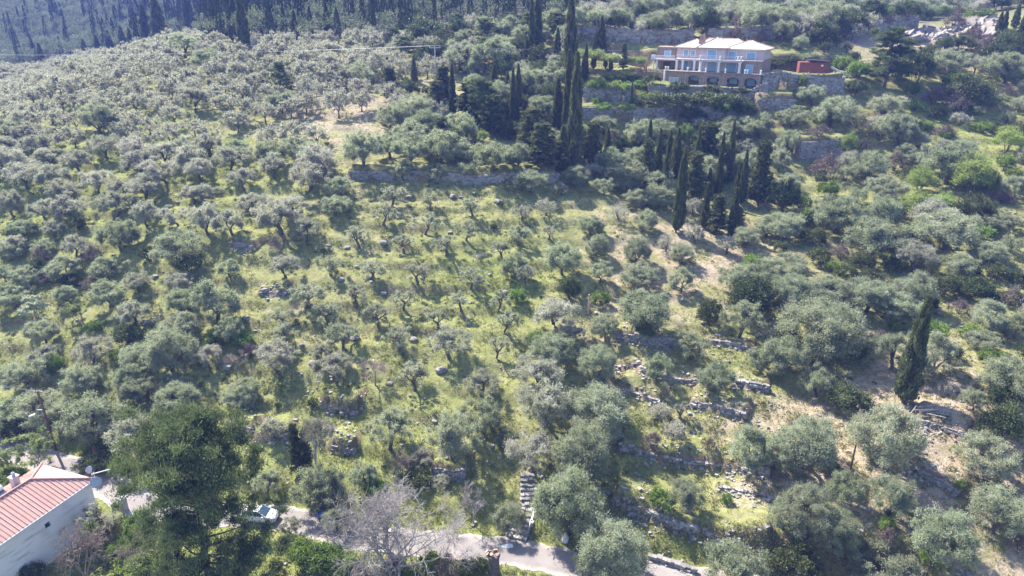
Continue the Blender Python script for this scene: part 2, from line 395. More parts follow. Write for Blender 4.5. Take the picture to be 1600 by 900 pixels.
def ground_mat():
    m, nt, b, o = new_mat('hillside_soil_and_grass'); v = coords(nt)
    soil = N(nt, 'ShaderNodeAttribute', attribute_name='soil').outputs['Fac']
    lush = N(nt, 'ShaderNodeAttribute', attribute_name='lush').outputs['Fac']
    n1 = noise(nt, 0.22, 6, 0.62, v); n2 = noise(nt, 1.5, 6, 0.7, v); n3 = noise(nt, 0.07, 4, 0.5, v); n4 = noise(nt, 5.0, 4, 0.7, v)
    g = mixc(nt, ramp(nt, n2, 0.3, 0.7), (0.13, 0.138, 0.052), (0.305, 0.288, 0.135))
    g = mixc(nt, math2(nt, 'MULTIPLY', ramp(nt, n1, 0.55, 0.75), 0.7), g, (0.35, 0.305, 0.18))
    g = mixc(nt, math2(nt, 'MULTIPLY', lush, 0.75), g, mixc(nt, ramp(nt, n2, 0.3, 0.7), (0.125, 0.16, 0.03), (0.27, 0.30, 0.075)))
    g = mixc(nt, math2(nt, 'MULTIPLY', ramp(nt, noise(nt, 0.75, 6, 0.7, v), 0.5, 0.66), 0.65), g, (0.085, 0.105, 0.035))
    g = mixc(nt, math2(nt, 'MULTIPLY', ramp(nt, noise(nt, 2.6, 5, 0.7, v), 0.56, 0.68), 0.6), g, (0.25, 0.215, 0.17))
    s = mixc(nt, ramp(nt, n2, 0.3, 0.7), (0.25, 0.19, 0.14), (0.37, 0.30, 0.235))
    s = mixc(nt, math2(nt, 'MULTIPLY', ramp(nt, n1, 0.5, 0.7), 0.5), s, (0.40, 0.34, 0.20))
    fs = ramp(nt, math2(nt, 'ADD', math2(nt, 'MULTIPLY', soil, 0.55), math2(nt, 'ADD', math2(nt, 'MULTIPLY', n1, 0.55), math2(nt, 'MULTIPLY', n2, 0.35))), 0.66, 0.86)
    c = mixc(nt, fs, g, s)
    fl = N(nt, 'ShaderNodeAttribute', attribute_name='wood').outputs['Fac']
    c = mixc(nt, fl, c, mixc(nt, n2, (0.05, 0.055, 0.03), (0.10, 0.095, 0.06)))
    # little stones lying in the soil
    vo = N(nt, 'ShaderNodeTexVoronoi'); vo.inputs['Scale'].default_value = 2.2; vo.inputs['Randomness'].default_value = 1.0; nt.links.new(v, vo.inputs['Vector'])
    st = math2(nt, 'MULTIPLY', ramp(nt, vo.outputs['Distance'], 0.24, 0.16), ramp(nt, noise(nt, 0.5, 5, 0.6, v), 0.48, 0.6))
    c = mixc(nt, math2(nt, 'MULTIPLY', st, 0.75), c, (0.47, 0.44, 0.41))
    # steep banks show red-brown earth
    geo = N(nt, 'ShaderNodeNewGeometry'); sx = N(nt, 'ShaderNodeSeparateXYZ'); nt.links.new(geo.outputs['True Normal'], sx.inputs[0])
    steep = ramp(nt, math2(nt, 'ADD', sx.outputs['Z'], math2(nt, 'MULTIPLY', n4, 0.25)), 0.93, 0.72)
    c = mixc(nt, math2(nt, 'MULTIPLY', steep, 0.7), c, mixc(nt, ramp(nt, n2, 0.35, 0.65), (0.15, 0.092, 0.068), (0.235, 0.172, 0.13)))
    nt.links.new(c, b.inputs['Base Color']); b.inputs['Roughness'].default_value = 0.95; b.inputs['Specular IOR Level'].default_value = 0.1
    bump(nt, b, math2(nt, 'ADD', n4, math2(nt, 'MULTIPLY', n2, 1.5)), 0.7, 0.18)
    return m
M['ground'] = ground_mat()

# ------------------------------------------------------------------ mesh helpers
class MB:
    """gathers quads/triangles and links them as one mesh"""
    def __init__(s): s.v = []; s.f = []; s.n = 0; s.var = []
    def add(s, V, F, var=0.5):
        V = np.asarray(V, float).reshape(-1, 3)
        s.v.append(V); s.f += [tuple(int(i) + s.n for i in f) for f in F]; s.n += len(V)
        s.var += ([var] * len(F) if np.isscalar(var) else list(var))
        return s
    def box(s, x0, x1, y0, y1, z0, z1, var=0.5):
        V = [(x0,y0,z0),(x1,y0,z0),(x1,y1,z0),(x0,y1,z0),(x0,y0,z1),(x1,y0,z1),(x1,y1,z1),(x0,y1,z1)]
        return s.add(V, [(0,3,2,1),(4,5,6,7),(0,1,5,4),(1,2,6,5),(2,3,7,6),(3,0,4,7)], var)
    def tube(s, pts, rad, n=6, cap=True, var=0.5):
        P = np.asarray(pts, float); R = np.broadcast_to(np.asarray(rad, float), (len(P),)); V = []
        for k in range(len(P)):
            d = P[min(k + 1, len(P) - 1)] - P[max(k - 1, 0)]; d = d / (np.linalg.norm(d) + 1e-9)
            a = np.cross(d, (0, 0, 1) if abs(d[2]) < 0.9 else (1, 0, 0)); a /= np.linalg.norm(a); b = np.cross(d, a)
            for j in range(n):
                t = 2 * math.pi * j / n; V.append(P[k] + R[k] * (math.cos(t) * a + math.sin(t) * b))
        F = [(k * n + j, k * n + (j + 1) % n, (k + 1) * n + (j + 1) % n, (k + 1) * n + j) for k in range(len(P) - 1) for j in range(n)]
        if cap: F += [tuple(range(n - 1, -1, -1)), tuple((len(P) - 1) * n + j for j in range(n))]
        return s.add(V, F, var)
    def prism(s, poly, y0, y1, var=0.5):
        """polygon in (x,z) swept along y"""
        n = len(poly); V = [(x, y0, z) for x, z in poly] + [(x, y1, z) for x, z in poly]
        return s.add(V, [tuple(range(n)), tuple(range(2 * n - 1, n - 1, -1))] + [(k, k + n, (k + 1) % n + n, (k + 1) % n) for k in range(n)], var)
    def stone(s, c, size, rng, var):
        sx, sy, sz = size
        V = np.array([(-1,-1,-1),(1,-1,-1),(1,1,-1),(-1,1,-1),(-1,-1,1),(1,-1,1),(1,1,1),(-1,1,1)], float)
        V = V * (0.5 + 0.16 * rng.uniform(-1, 1, (8, 3))) * np.array([sx, sy, sz])
        a = rng.uniform(0, 6.28); ca, sa = math.cos(a), math.sin(a)
        V = np.c_[V[:, 0] * ca - V[:, 1] * sa, V[:, 0] * sa + V[:, 1] * ca, V[:, 2]] + np.asarray(c)
        return s.add(V, [(0,3,2,1),(4,5,6,7),(0,1,5,4),(1,2,6,5),(2,3,7,6),(3,0,4,7)], var)
    def mesh(s, name, mat):
        me = bpy.data.meshes.new(name)
        me.from_pydata(np.concatenate(s.v).tolist(), [], s.f)
        me.materials.append(mat)
        at_ = me.attributes.new('var', 'FLOAT', 'FACE'); at_.data.foreach_set('value', np.array(s.var, np.float32))
        me.validate(); me.update(); return me
    def build(s, name, mat, parent=None, smooth=False):
        me = s.mesh(name, mat)
        if smooth: me.polygons.foreach_set('use_smooth', [True] * len(me.polygons))
        return link(name, me, parent)
def link(name, data, parent=None):
    o = bpy.data.objects.new(name, data); COL.objects.link(o)
    if parent is not None: o.parent = parent
    return o
def tag(o, label, cat, group=None):
    o['label'] = label; o['category'] = cat
    if group: o['group'] = group
    return o
def thing(name, label, cat, loc, rz=0, group=None):
    o = link(name, None); o.location = loc; o.rotation_euler = (0, 0, rz); o.empty_display_size = 0.3
    return tag(o, label, cat, group)
def quads_mesh(name, V, mat, var=None, per=4):
    """V: (n, per, 3) separate faces"""
    n = len(V); me = bpy.data.meshes.new(name)
    me.vertices.add(n * per); me.vertices.foreach_set('co', V.reshape(-1).astype(np.float32))
    me.loops.add(n * per); me.loops.foreach_set('vertex_index', np.arange(n * per, dtype=np.int32))
    me.polygons.add(n); me.polygons.foreach_set('loop_start', np.arange(0, n * per, per, dtype=np.int32))
    me.materials.append(mat)
    me.update(calc_edges=True)
    a = me.attributes.new('var', 'FLOAT', 'FACE')
    a.data.foreach_set('value', (np.full(n, 0.5) if var is None else np.asarray(var)).astype(np.float32))
    return me
def unit(a):
    return a / (np.linalg.norm(a, axis=-1, keepdims=True) + 1e-9)
def leaf_quads(P, A, L, Wd, rng):
    """rhombic leaves at P along A, length L, width Wd"""
    S = unit(np.cross(A, unit(rng.normal(size=P.shape)))) 
    L = np.asarray(L).reshape(-1, 1) if np.ndim(L) else L; Wd = np.asarray(Wd).reshape(-1, 1) if np.ndim(Wd) else Wd
    return np.stack([P - A * L * 0.5, P + S * Wd * 0.5 - A * L * 0.05, P + A * L * 0.5, P - S * Wd * 0.5 - A * L * 0.05], 1)
FOREST_X = [-400,0,130,200,290,420,620,700,800,890,1000]; FOREST_Y = [118,114,88,78,62,70,70,56,48,38,-10]
# ------------------------------------------------------------------ ground sheet
def build_ground():
    ny, nx = GZ.shape
    V = np.stack([MX, MY, GZ], -1).reshape(-1, 3)
    idx = np.arange(ny * nx).reshape(ny, nx)
    Q = np.stack([idx[:-1, :-1], idx[:-1, 1:], idx[1:, 1:], idx[1:, :-1]], -1).reshape(-1, 4)
    me = bpy.data.meshes.new('ground')
    me.vertices.add(len(V)); me.vertices.foreach_set('co', V.reshape(-1).astype(np.float32))
    me.loops.add(len(Q) * 4); me.loops.foreach_set('vertex_index', Q.reshape(-1).astype(np.int32))
    me.polygons.add(len(Q)); me.polygons.foreach_set('loop_start', np.arange(0, len(Q) * 4, 4, dtype=np.int32))
    me.polygons.foreach_set('use_smooth', np.ones(len(Q), bool))
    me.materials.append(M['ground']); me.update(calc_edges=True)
    soil = np.full(MX.shape, 0.35); lush = np.full(MX.shape, 0.15)
    for px, py, r, s_, l_ in [      # where the hillside is bare, stony or grassy
        (1100,720,22,.62,.10),(1000,450,20,.75,.1),(1100,400,14,.85,.05),(1100,770,8,.45,.3),(1020,740,6,.1,.55),(1060,850,7,.25,.5),(1150,560,7,.3,.35),
        (1450,760,16,.8,.05),(1350,850,12,.75,.1),(1540,780,14,.8,.05),(1460,650,12,.9,0),
        (300,200,20,.75,.45),(420,260,14,.25,1.0),(330,270,14,.35,.9),(550,180,22,.85,.25),(450,200,18,.8,.2),(150,240,30,.4,.7),(60,340,20,.2,.9),(330,350,14,.2,.9),
        (650,420,26,.42,.25),(600,330,20,.5,.2),(620,560,16,.35,.4),(700,620,10,.2,.5),(450,520,16,.5,.2),(400,560,8,.7,.1),(480,600,10,.5,.3),
        (250,420,14,.1,.35),(60,560,14,.2,.35),(160,580,12,.15,.4),(400,640,10,.25,.45),(330,620,8,.35,.35),(760,430,10,.1,.9),
        (640,800,10,.1,.6),(520,780,8,.1,.7),(800,740,8,.6,.2),(820,815,5,.6,.2),(490,860,14,.05,.8),(250,870,14,.05,.9),(740,880,10,.2,.6),
        (1480,180,14,.3,.9),(1540,200,8,.5,.8),(1250,155,6,.1,1.0),(1200,200,16,.4,.3),(950,170,10,.2,.9),(1050,130,10,.3,.7),(1450,60,16,1.0,0),(1400,70,14,1.0,0)]:
        x, y, z = at1(px, py); w = np.exp(-((MX - x) ** 2 + (MY - y) ** 2) / (r * r))
        soil += (s_ * .78 - soil) * w; lush += (l_ - lush) * w
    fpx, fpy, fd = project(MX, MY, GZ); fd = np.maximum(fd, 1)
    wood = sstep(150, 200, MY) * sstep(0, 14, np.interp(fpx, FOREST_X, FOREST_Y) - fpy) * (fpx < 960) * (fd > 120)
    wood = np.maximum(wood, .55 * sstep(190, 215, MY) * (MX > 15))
    w = np.exp(-(((_rd - 3.6) / 1.3) ** 2)); lush += (0.95 - lush) * w; soil += (0.05 - soil) * w
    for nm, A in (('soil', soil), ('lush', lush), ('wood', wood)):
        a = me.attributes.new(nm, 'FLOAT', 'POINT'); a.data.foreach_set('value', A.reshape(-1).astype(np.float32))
    o = link('ground', me); o['kind'] = 'structure'; o['label'] = 'terraced hillside of grass, stony soil and red earth banks'
build_ground()

def build_road():
    P = smooth_line(ROAD[::4], 6); n = len(P); W = 9
    T = np.gradient(P, axis=0); T /= np.linalg.norm(T, axis=1, keepdims=True); Nn = np.c_[-T[:, 1], T[:, 0]]
    s = np.linspace(-1, 1, W); V = []; E = []
    for k in range(n):
        wob = 0.14 * math.sin(k * 0.9) + 0.10 * math.sin(k * 2.3 + 1)
        for q in s:
            p = P[k] + Nn[k] * q * (ROAD_W + wob * abs(q)); V.append((p[0], p[1], 0.05 - 0.08 * abs(q) ** 6)); E.append(abs(q))
    F = [(k * W + j, (k + 1) * W + j, (k + 1) * W + j + 1, k * W + j + 1) for k in range(n - 1) for j in range(W - 1)]
    F = [f[::-1] for f in F]
    mb = MB().add(V, F); me = mb.mesh('road', M['road'])
    me.polygons.foreach_set('use_smooth', [True] * len(me.polygons))
    a = me.attributes.new('edge', 'FLOAT', 'POINT'); a.data.foreach_set('value', np.array(E, np.float32))
    o = link('road', me); o['kind'] = 'structure'; o['label'] = 'narrow worn grey lane along the foot of the hill'
    # paved entrance beside the white house
    q = [world_z(px, py, 0.03) for px, py in [(152,764),(176,772),(200,783),(232,797),(226,806),(206,808),(196,797),(163,785)]]
    MB().add([(x, y, 0.03) for x, y, z in q] + [(x, y, -0.5) for x, y, z in q], [tuple(range(7, -1, -1))] + [(k, (k + 1) % 8, (k + 1) % 8 + 8, k + 8) for k in range(8)]).build('driveway', M['concrete'])['kind'] = 'structure'
    bpy.data.objects['driveway']['label'] = 'pale concrete entrance slab between the lane and the white house'
    # the chalky patch spilt on the road
    x, y, z = world_z(793, 853, 0.06); rng = np.random.default_rng(3)
    V = [(x + math.cos(t) * 0.75 * r, y + math.sin(t) * 0.38 * r, 0.062) for t, r in zip(np.linspace(0, 6.28, 14, endpoint=False), rng.uniform(.7, 1.15, 14))]
    o = MB().add(V, [tuple(range(14))]).build('road_patch', M['white']); o['kind'] = 'structure'
build_road()

# ------------------------------------------------------------------ retaining walls of laid stone
def build_wall(name, P, h, label, group, size=(0.45, 0.35, 0.24), thick=0.45, rough=0.25, seed=0, mat='stone', zoff=0.0, collapse=0.0):
    rng = np.random.default_rng(seed)
    seg = np.linalg.norm(np.diff(P, axis=0), axis=1); cum = np.r_[0, np.cumsum(seg)]; Lt = cum[-1]
    def pos(s):
        k = min(np.searchsorted(cum, s, side='right') - 1, len(seg) - 1); t = (s - cum[k]) / seg[k]
        d = (P[k + 1] - P[k]) / seg[k]; return P[k] + (P[k + 1] - P[k]) * t, d
    ss = np.linspace(0, Lt, max(3, int(Lt / 1.0)))
    base = np.array([pos(s)[0] for s in ss]); nr = np.array([[-pos(s)[1][1], pos(s)[1][0]] for s in ss])
    zb = np.minimum(H(base[:, 0] - nr[:, 0] * 0.7, base[:, 1] - nr[:, 1] * 0.7), H(base[:, 0], base[:, 1])) - 0.1
    zb = np.convolve(np.r_[zb[0], zb, zb[-1]], [.25, .5, .25], 'valid')
    cen = base[len(base) // 2]; org = Vector((cen[0], cen[1], float(zb[len(zb) // 2])))
    mb = MB()
    # earth core behind the stones
    V = []; 
    for b_, n_, z_ in zip(base, nr, zb):
        for o_, zz in ((0.1, 0.0), (0.1, h * 0.93), (0.7, h * 0.97), (0.7, 0.0)):
            V.append((b_[0] + n_[0] * o_ - org.x, b_[1] + n_[1] * o_ - org.y, z_ + zz - org.z - 0.2))
    n = len(base); F = [(k * 4 + j, k * 4 + (j + 1) % 4, (k + 1) * 4 + (j + 1) % 4, (k + 1) * 4 + j) for k in range(n - 1) for j in range(4)]
    mb.add(V, F + [(0, 1, 2, 3), ((n - 1) * 4 + 3, (n - 1) * 4 + 2, (n - 1) * 4 + 1, (n - 1) * 4)], 0.05)
    z = 0.0; row = 0
    while z < h + size[2] * 0.4:
        s = rng.uniform(0, size[0]); hh = size[2] * rng.uniform(0.8, 1.2)
        while s < Lt:
            w = size[0] * rng.uniform(0.55, 1.5); p, d = pos(min(s + w / 2, Lt)); nrm = np.array([-d[1], d[0]])
            zz = np.interp(s, ss, zb)
            gap = vnoise(np.array([s * 0.16 + seed]), np.array([seed * 1.7]), 9)[0]
            if z > h * (1.15 - collapse * gap): s += w; continue
            off = rng.normal(0, rough * 0.25) + z * 0.06
            c = (p[0] + nrm[0] * off - org.x, p[1] + nrm[1] * off - org.y, zz + z + hh / 2 - org.z)
            a = math.atan2(d[1], d[0]); st = MB().stone((0, 0, 0), (w * 1.02, thick * rng.uniform(.8, 1.2), hh * 1.08), np.random.default_rng(int(rng.integers(1e9))), 0)
            Vs = st.v[0]
            # stones lie along the wall with a little twist
            Vs = stone_along(w * 1.02, thick * rng.uniform(.8, 1.2), hh * 1.08, rng, a + rng.normal(0, 0.12 * (1 + rough * 2)))
            mb.add(Vs + np.array(c), STONE_F, float(np.clip(rng.normal(0.5, 0.25), 0, 1)))
            s += w
        z += hh; row += 1
    # fallen stones at the foot and stones behind the top
    for k in range(int(Lt * 4.5 * rough * 4)):
        s = rng.uniform(0, Lt); p, d = pos(s); nrm = np.array([-d[1], d[0]]); o_ = -abs(rng.normal(0.25, 0.55)) if rng.random() < 0.75 else rng.uniform(0.4, 1.4)
        q = p + nrm * o_; sz = rng.uniform(0.1, 0.32); zz = float(H(q[0], q[1]))
        mb.add(stone_along(sz * 1.3, sz, sz * 0.8, rng, rng.uniform(0, 6.28)) + np.array((q[0] - org.x, q[1] - org.y, zz + sz * rng.uniform(.1, .6) - org.z)), STONE_F, float(rng.uniform(0.3, 1)))
    o = mb.build(name, M[mat]); o.location = org
    return tag(o, label, 'stone wall', group)
STONE_F = [(0,3,2,1),(4,5,6,7),(0,1,5,4),(1,2,6,5),(2,3,7,6),(3,0,4,7)]
def stone_along(sx, sy, sz, rng, a):
    V = np.array([(-1,-1,-1),(1,-1,-1),(1,1,-1),(-1,1,-1),(-1,-1,1),(1,-1,1),(1,1,1),(-1,1,1)], float)
    V = V * (0.5 + 0.11 * rng.uniform(-1, 1, (8, 3))) * np.array([sx, sy, sz]); ca, sa = math.cos(a), math.sin(a)
    return np.c_[V[:, 0] * ca - V[:, 1] * sa, V[:, 0] * sa + V[:, 1] * ca, V[:, 2]]
WALL_LABELS = [
    'long straight grey stone wall closing the top of the open young terraces',
    'tall grey garden wall beside the group of tall cypresses, below the bluish hut',
    'dark lower garden wall with a green grassy top, second wall below the villa',
    'low garden wall running directly under the arches of the villa',
    'tall grey stone wall under the red shed, right of the villa',
    'short shaded garden wall with a bright grass top, below the wall of the red shed',
    'broad square grey wall standing alone among bushes on the right slope',
    'low broken stone terrace edge right of the big rounded olive above the lane',
    'shaded rubble terrace wall below the two single-stemmed young olives',
    'long rubble terrace wall crossing the open right terraces, halfway down',
    'tallest partly collapsed rubble wall in front, curving behind the round front olive',
    'low curved line of pale stones around the lowest grass plot by the lane',
    'thin line of pale stones right of the lone bush on the grass terrace',
    'blue-shaded stone wall behind the pair of olives at the top of the right terraces',
    'short stone edge of the small upper grass plot, right terraces',
    'pinkish broken stone bank between the two single-stemmed young olives',
    'pale tumbled stone pile wall right of the round single-stemmed olive',
    'short shaded stone edge at the left end of the right terraces',
    'blue-shaded rubble wall right of the small round olive in the right corner',
    'shaded stony wall just below the foot of the lone tall cypress',
    'short shaded stone wall above the big pine, leftmost of three',
    'shaded rounded stone wall at the upper right of the big pine',
    'dark rubble wall between the big pine and the two-topped dark cypress',
    'blue-shaded stone wall above the leaning bare tree',
    'short stone wall right beside the stem of the leaning bare tree',
    'brown and grey stone bank wall with dark red brush beside it above the lane',
    'isolated blue-shaded wall at the left edge of the young terraces',
    'low stony ledge at the left of the young terraces, below the dark red bush']
for k, ((nm, h, reach, pts), P) in enumerate(zip(WALLS, WALL_XY)):
    g = nm == 'garden_wall' or nm == 'long_terrace_wall'
    build_wall(nm, P, h, WALL_LABELS[k], 'stone retaining walls on the slope', (0.5, 0.5, 0.3) if g else (0.42, 0.4, 0.22), 0.5, 0.12 if g else 0.34, k + 1, 'stone', collapse=0.0 if g else 0.55)
for k, P in enumerate(BACKWALL):
    build_wall('hillside_wall', P, 2.8 if k else 3.2, ['long shaded hillside wall behind the pergola house and villa', 'long hillside wall climbing right behind the red shed'][k], 'stone retaining walls on the slope', (0.7, 0.5, 0.42), 0.5, 0.1, 60 + k)

# wire fence posts on the hillside wall: one fence for each wall
def build_fence(P, h, label, sp=1.6):
    seg = np.linalg.norm(np.diff(P, axis=0), axis=1); cum = np.r_[0, np.cumsum(seg)]
    S = np.arange(0.3, cum[-1], sp); X = np.interp(S, cum, P[:, 0]); Y = np.interp(S, cum, P[:, 1])
    nx, ny = -(P[-1] - P[0])[1], (P[-1] - P[0])[0]; L = math.hypot(nx, ny); X += nx / L * 0.4; Y += ny / L * 0.4
    zb = H(P[:, 0] - nx / L * .5, P[:, 1] - ny / L * .5) + h - 0.2; Z = np.interp(S, cum, zb)
    t = thing('wire_fence', label, 'fence', (X[0], Y[0], Z[0]), group='wire fences on the hillside walls')
    post = MB().tube([(0, 0, 0), (0, 0, 1.7)], 0.045, 5).mesh('post', M['metal'])
    for k in range(len(S)):
        o = link('post', post, t); o.location = (X[k] - X[0], Y[k] - Y[0], Z[k] - Z[0])
    w = MB()
    for q in (0.5, 1.0, 1.55): w.tube(np.c_[X - X[0], Y - Y[0], Z - Z[0] + q], 0.012, 4)
    w.build('wire', M['metal'], t)
build_fence(BACKWALL[0], 3.1, 'wire fence with thin posts along the wall behind the villa')
build_fence(BACKWALL[1], 2.7, 'wire fence with thin posts climbing behind the red shed')

# ------------------------------------------------------------------ villa
def hip_roof(mb, x0, x1, y0, y1, z, rise, along='x', ov=0.5):
    x0 -= ov; x1 += ov; y0 -= ov; y1 += ov
    if along == 'x':
        w = (y1 - y0) / 2; a, b = (x0 + w, (y0 + y1) / 2), (x1 - w, (y0 + y1) / 2)
        if b[0] < a[0]: a = b = ((x0 + x1) / 2, (y0 + y1) / 2)
    else:
        w = (x1 - x0) / 2; a, b = ((x0 + x1) / 2, y0 + w), ((x0 + x1) / 2, y1 - w)
        if b[1] < a[1]: a = b = ((x0 + x1) / 2, (y0 + y1) / 2)
    V = [(x0,y0,z),(x1,y0,z),(x1,y1,z),(x0,y1,z),(*a,z+rise),(*b,z+rise),(x0,y0,z-.22),(x1,y0,z-.22),(x1,y1,z-.22),(x0,y1,z-.22)]
    top = [(0,1,5,4),(1,2,5),(2,3,4,5),(3,0,4)] if along == 'x' else [(0,1,4),(1,2,5,4),(2,3,5),(3,0,4,5)]
    mb.add(V, top + [(9,8,7,6),(0,6,7,1),(1,7,8,2),(2,8,9,3),(3,9,6,0)])
    R = [(0,4),(1,5),(2,5),(3,4),(4,5)] if along == 'x' else [(0,4),(1,4),(2,5),(3,5),(4,5)]
    return [(np.array(V[p]), np.array(V[q])) for p, q in R]
def wall_with_openings(x0, x1, z0, z1, ops, y, th):
    """boxes that leave rectangular openings (a,b,c,d) in a wall in the plane y"""
    mb = MB(); xs = sorted({x0, x1, *[o[0] for o in ops], *[o[1] for o in ops]})
    for a, b in zip(xs[:-1], xs[1:]):
        zs = sorted([(o[2], o[3]) for o in ops if o[0] <= a + 1e-6 and o[1] >= b - 1e-6]); z = z0
        for c, d in zs:
            if c > z: mb.box(a, b, y, y + th, z, c)
            z = d
        if z < z1: mb.box(a, b, y, y + th, z, z1)
    return mb
def cladding_patch(mb, x0, x1, z0, z1, y, rng, skip=()):
    """courses of squared stone standing a little proud of a wall"""
    z = z0
    while z < z1 - 0.05:
        hh = min(rng.uniform(0.22, 0.36), z1 - z); x = x0
        while x < x1 - 0.02:
            w = min(rng.uniform(0.35, 0.8), x1 - x)
            cx, cz = x + w / 2, z + hh / 2
            if not any(a < cx < b and c < cz < d for a, b, c, d in skip):
                mb.box(x + .01, x + w - .01, y - rng.uniform(.03, .07), y + .02, z + .01, z + hh - .01, float(rng.uniform(0, 1)))
            x += w
        z += hh
def build_villa():
    rng = np.random.default_rng(5)
    t = thing('villa', 'large lilac and stone villa with pale hipped roofs, blue shutters and arched ground floor', 'house', VILLA_O, VILLA_ANG)
    c = MB(); core = MB()
    arches = [(5.2, 7.8), (9.5, 12.1), (13.9, 16.5), (17.7, 20.2)]
    G, T1, T2 = 3.45, 6.25, 9.3
    t.scale = (1, 1, .86)
    # arched ground floor: piers, spandrels, back wall
    edges = [0] + [v for a in arches for v in a] + [21.0]
    for k in range(0, len(edges), 2): core.box(edges[k], edges[k + 1], 0, 0.6, -1.2, G)
    for a, b in arches:
        n = 10; cx = (a + b) / 2; r = (b - a) / 2
        arc = [(cx - r * math.cos(math.pi * q / n), 1.75 + 0.75 * math.sin(math.pi * q / n)) for q in range(n + 1)]
        core.prism(arc + [(b, G), (a, G)], 0.02, 0.58)
    core.box(0.3, 20.7, 2.2, 9, -1.2, G - .02); core.box(0, .5, .6, 9, -1.2, G); core.box(20.5, 21, .6, 9, -1.2, G)
    skip = [(a - .05, b + .05, -2, 2.75) for a, b in arches] + [(.9, 3.1, .5, 2.0)]
    cl = MB(); cladding_patch(cl, 0.02, 20.98, -1.1, G - .05, 0, rng, skip); 
    core.build('ground_floor', M['cladding'], t); cl.build('stone_cladding', M['cladding'], t)
    MB().box(-.25, 21.25, -.25, 9.6, G, G + .16).build('terrace_slab', M['cladding'], t)
    for a, b in arches:
        cx = (a + b) / 2; r = (b - a) / 2 + .12
        mb = MB(); pts = [(cx - r * math.cos(math.pi * q / 12), -.09, 1.78 + (.75 + .12) * math.sin(math.pi * q / 12)) for q in range(13)]
        mb.tube(pts, 0.11, 4); mb.build('arch_trim', M['cladding'], t)
        d = MB().box(a + .12, a + 1.85, 1.7, 1.8, -.6, 2.25); d.box(a + .98, a + 1.02, 1.66, 1.7, -.6, 2.2); d.build('door', M['blue'], t)
    for x in (4.6, 8.8, 13.1, 17.2, 20.7): MB().tube([(x, -.1, -1), (x, -.1, G)], 0.055, 5).build('drainpipe', M['metal'], t)
    def window(x0, x1, z0, z1, y, name='window', fr=.14, par=t):
        f = MB()
        f.box(x0 - fr, x0, y - .06, y + .02, z0 - fr, z1 + fr).box(x1, x1 + fr, y - .06, y + .02, z0 - fr, z1 + fr).box(x0, x1, y - .06, y + .02, z1, z1 + fr).box(x0, x1, y - .06, y + .02, z0 - fr, z0)
        o = f.build(name, M['white'], par)
        s = MB(); n = 2 if x1 - x0 < 1.6 else 4; w = (x1 - x0) / n
        for k in range(n): s.box(x0 + k * w + .02, x0 + (k + 1) * w - .02, y - .03, y + .015, z0, z1)
        s.build('shutter', M['blue'], o)
    def side_window(x, y0, y1, z0, z1):
        f = MB().box(x - .05, x + .02, y0 - .12, y1 + .12, z0 - .12, z1 + .12); o = f.build('window', M['white'], t)
        MB().box(x - .07, x - .055, y0, y1, z0, z1).build('shutter', M['metal'], o)
    window(1.0, 1.85, .55, 1.9, -.075, fr=.07); window(2.15, 3.0, .55, 1.9, -.075, fr=.07)
    # middle floor
    m = MB().box(1.2, 7.0, 4.6, 11.5, G + .16, T1).box(7.0, 16.6, 3.2, 11.5, G + .16, T1)
    m.build('middle_floor', M['villa_wall'], t)
    for x0, x1, y in ((2.6, 3.6, 4.58), (4.2, 5.1, 4.58), (8.4, 10.4, 3.18), (12.6, 14.8, 3.18)): window(x0, x1, G + .18, G + 2.35, y)
    w = MB().box(16.6, 20.6, 1.6, 11.5, G + .16, T1 + .35); w.build('stone_wing', M['cladding'], t)
    c2 = MB(); cladding_patch(c2, 16.62, 20.58, G + .2, T1 + .3, 1.6, rng, [(17.2, 18.9, 3, G + 2.3)]); c2.build('stone_cladding', M['cladding'], t)
    window(17.3, 18.8, G + .18, G + 2.2, 1.52, fr=.05)
    # balcony slabs and columns
    MB().box(7.0, 16.58, .5, 4.0, T1 - .1, T1 + .36).build('balcony', M['villa_wall'], t)
    MB().box(1.1, 6.98, 2.4, 5.0, T1 - .16, T1 + .24).build('balcony', M['villa_wall'], t)
    for x, y in ((7.5, .8), (11.6, .8), (16.1, .8), (2.9, 2.7), (1.5, 2.7), (5.6, 2.7)):
        k = MB().tube([(x, y, G + .16), (x, y, T1 - .15)], .26, 10); k.box(x - .36, x + .36, y - .36, y + .36, G + .16, G + .32); k.box(x - .36, x + .36, y - .36, y + .36, T1 - .34, T1 - .12)
        k.build('column', M['white'], t)
    rail = MB()
    for z in (.35, .7, 1.05): rail.tube([(7.1, .6, T1 + .3 + z), (16.5, .6, T1 + .3 + z)], .02, 4)
    for z in (.35, .7, 1.05): rail.tube([(1.2, 2.5, T1 + .2 + z), (6.9, 2.5, T1 + .2 + z)], .02, 4)
    rail.build('railing', M['metal'], t)
    urn = MB(); urn.tube([(0, 0, 0), (0, 0, .12), (0, 0, .75), (0, 0, .8), (0, 0, 1.02)], [.2, .17, .15, .23, .2], 8); um = urn.mesh('parapet_post', M['white'])
    for x, y, z in ((-.1, -.1, G + .16), (.5, -.1, G + .16), (5.0, -.1, G + .16), (9.1, -.1, G + .16), (13.4, -.1, G + .16), (17.6, -.1, G + .16), (18.1, -.1, G + .16), (20.9, -.1, G + .16), (7.4, .75, T1 + .36), (11.8, .75, T1 + .36), (15.6, .75, T1 + .36), (16.3, .75, T1 + .36)):
        o = link('parapet_post', um, t); o.location = (x, y, z)
    # upper floor
    u = MB().box(.6, 7.2, 5.2, 11.8, T1 + .2, T2 - .25); u.box(6.6, 12.2, 2.6, 11.0, T1 + .36, T2); u.box(12.2, 20.2, 4.4, 11.6, T1 + .3, T2 - .3)
    u.build('upper_floor', M['villa_wall'], t)
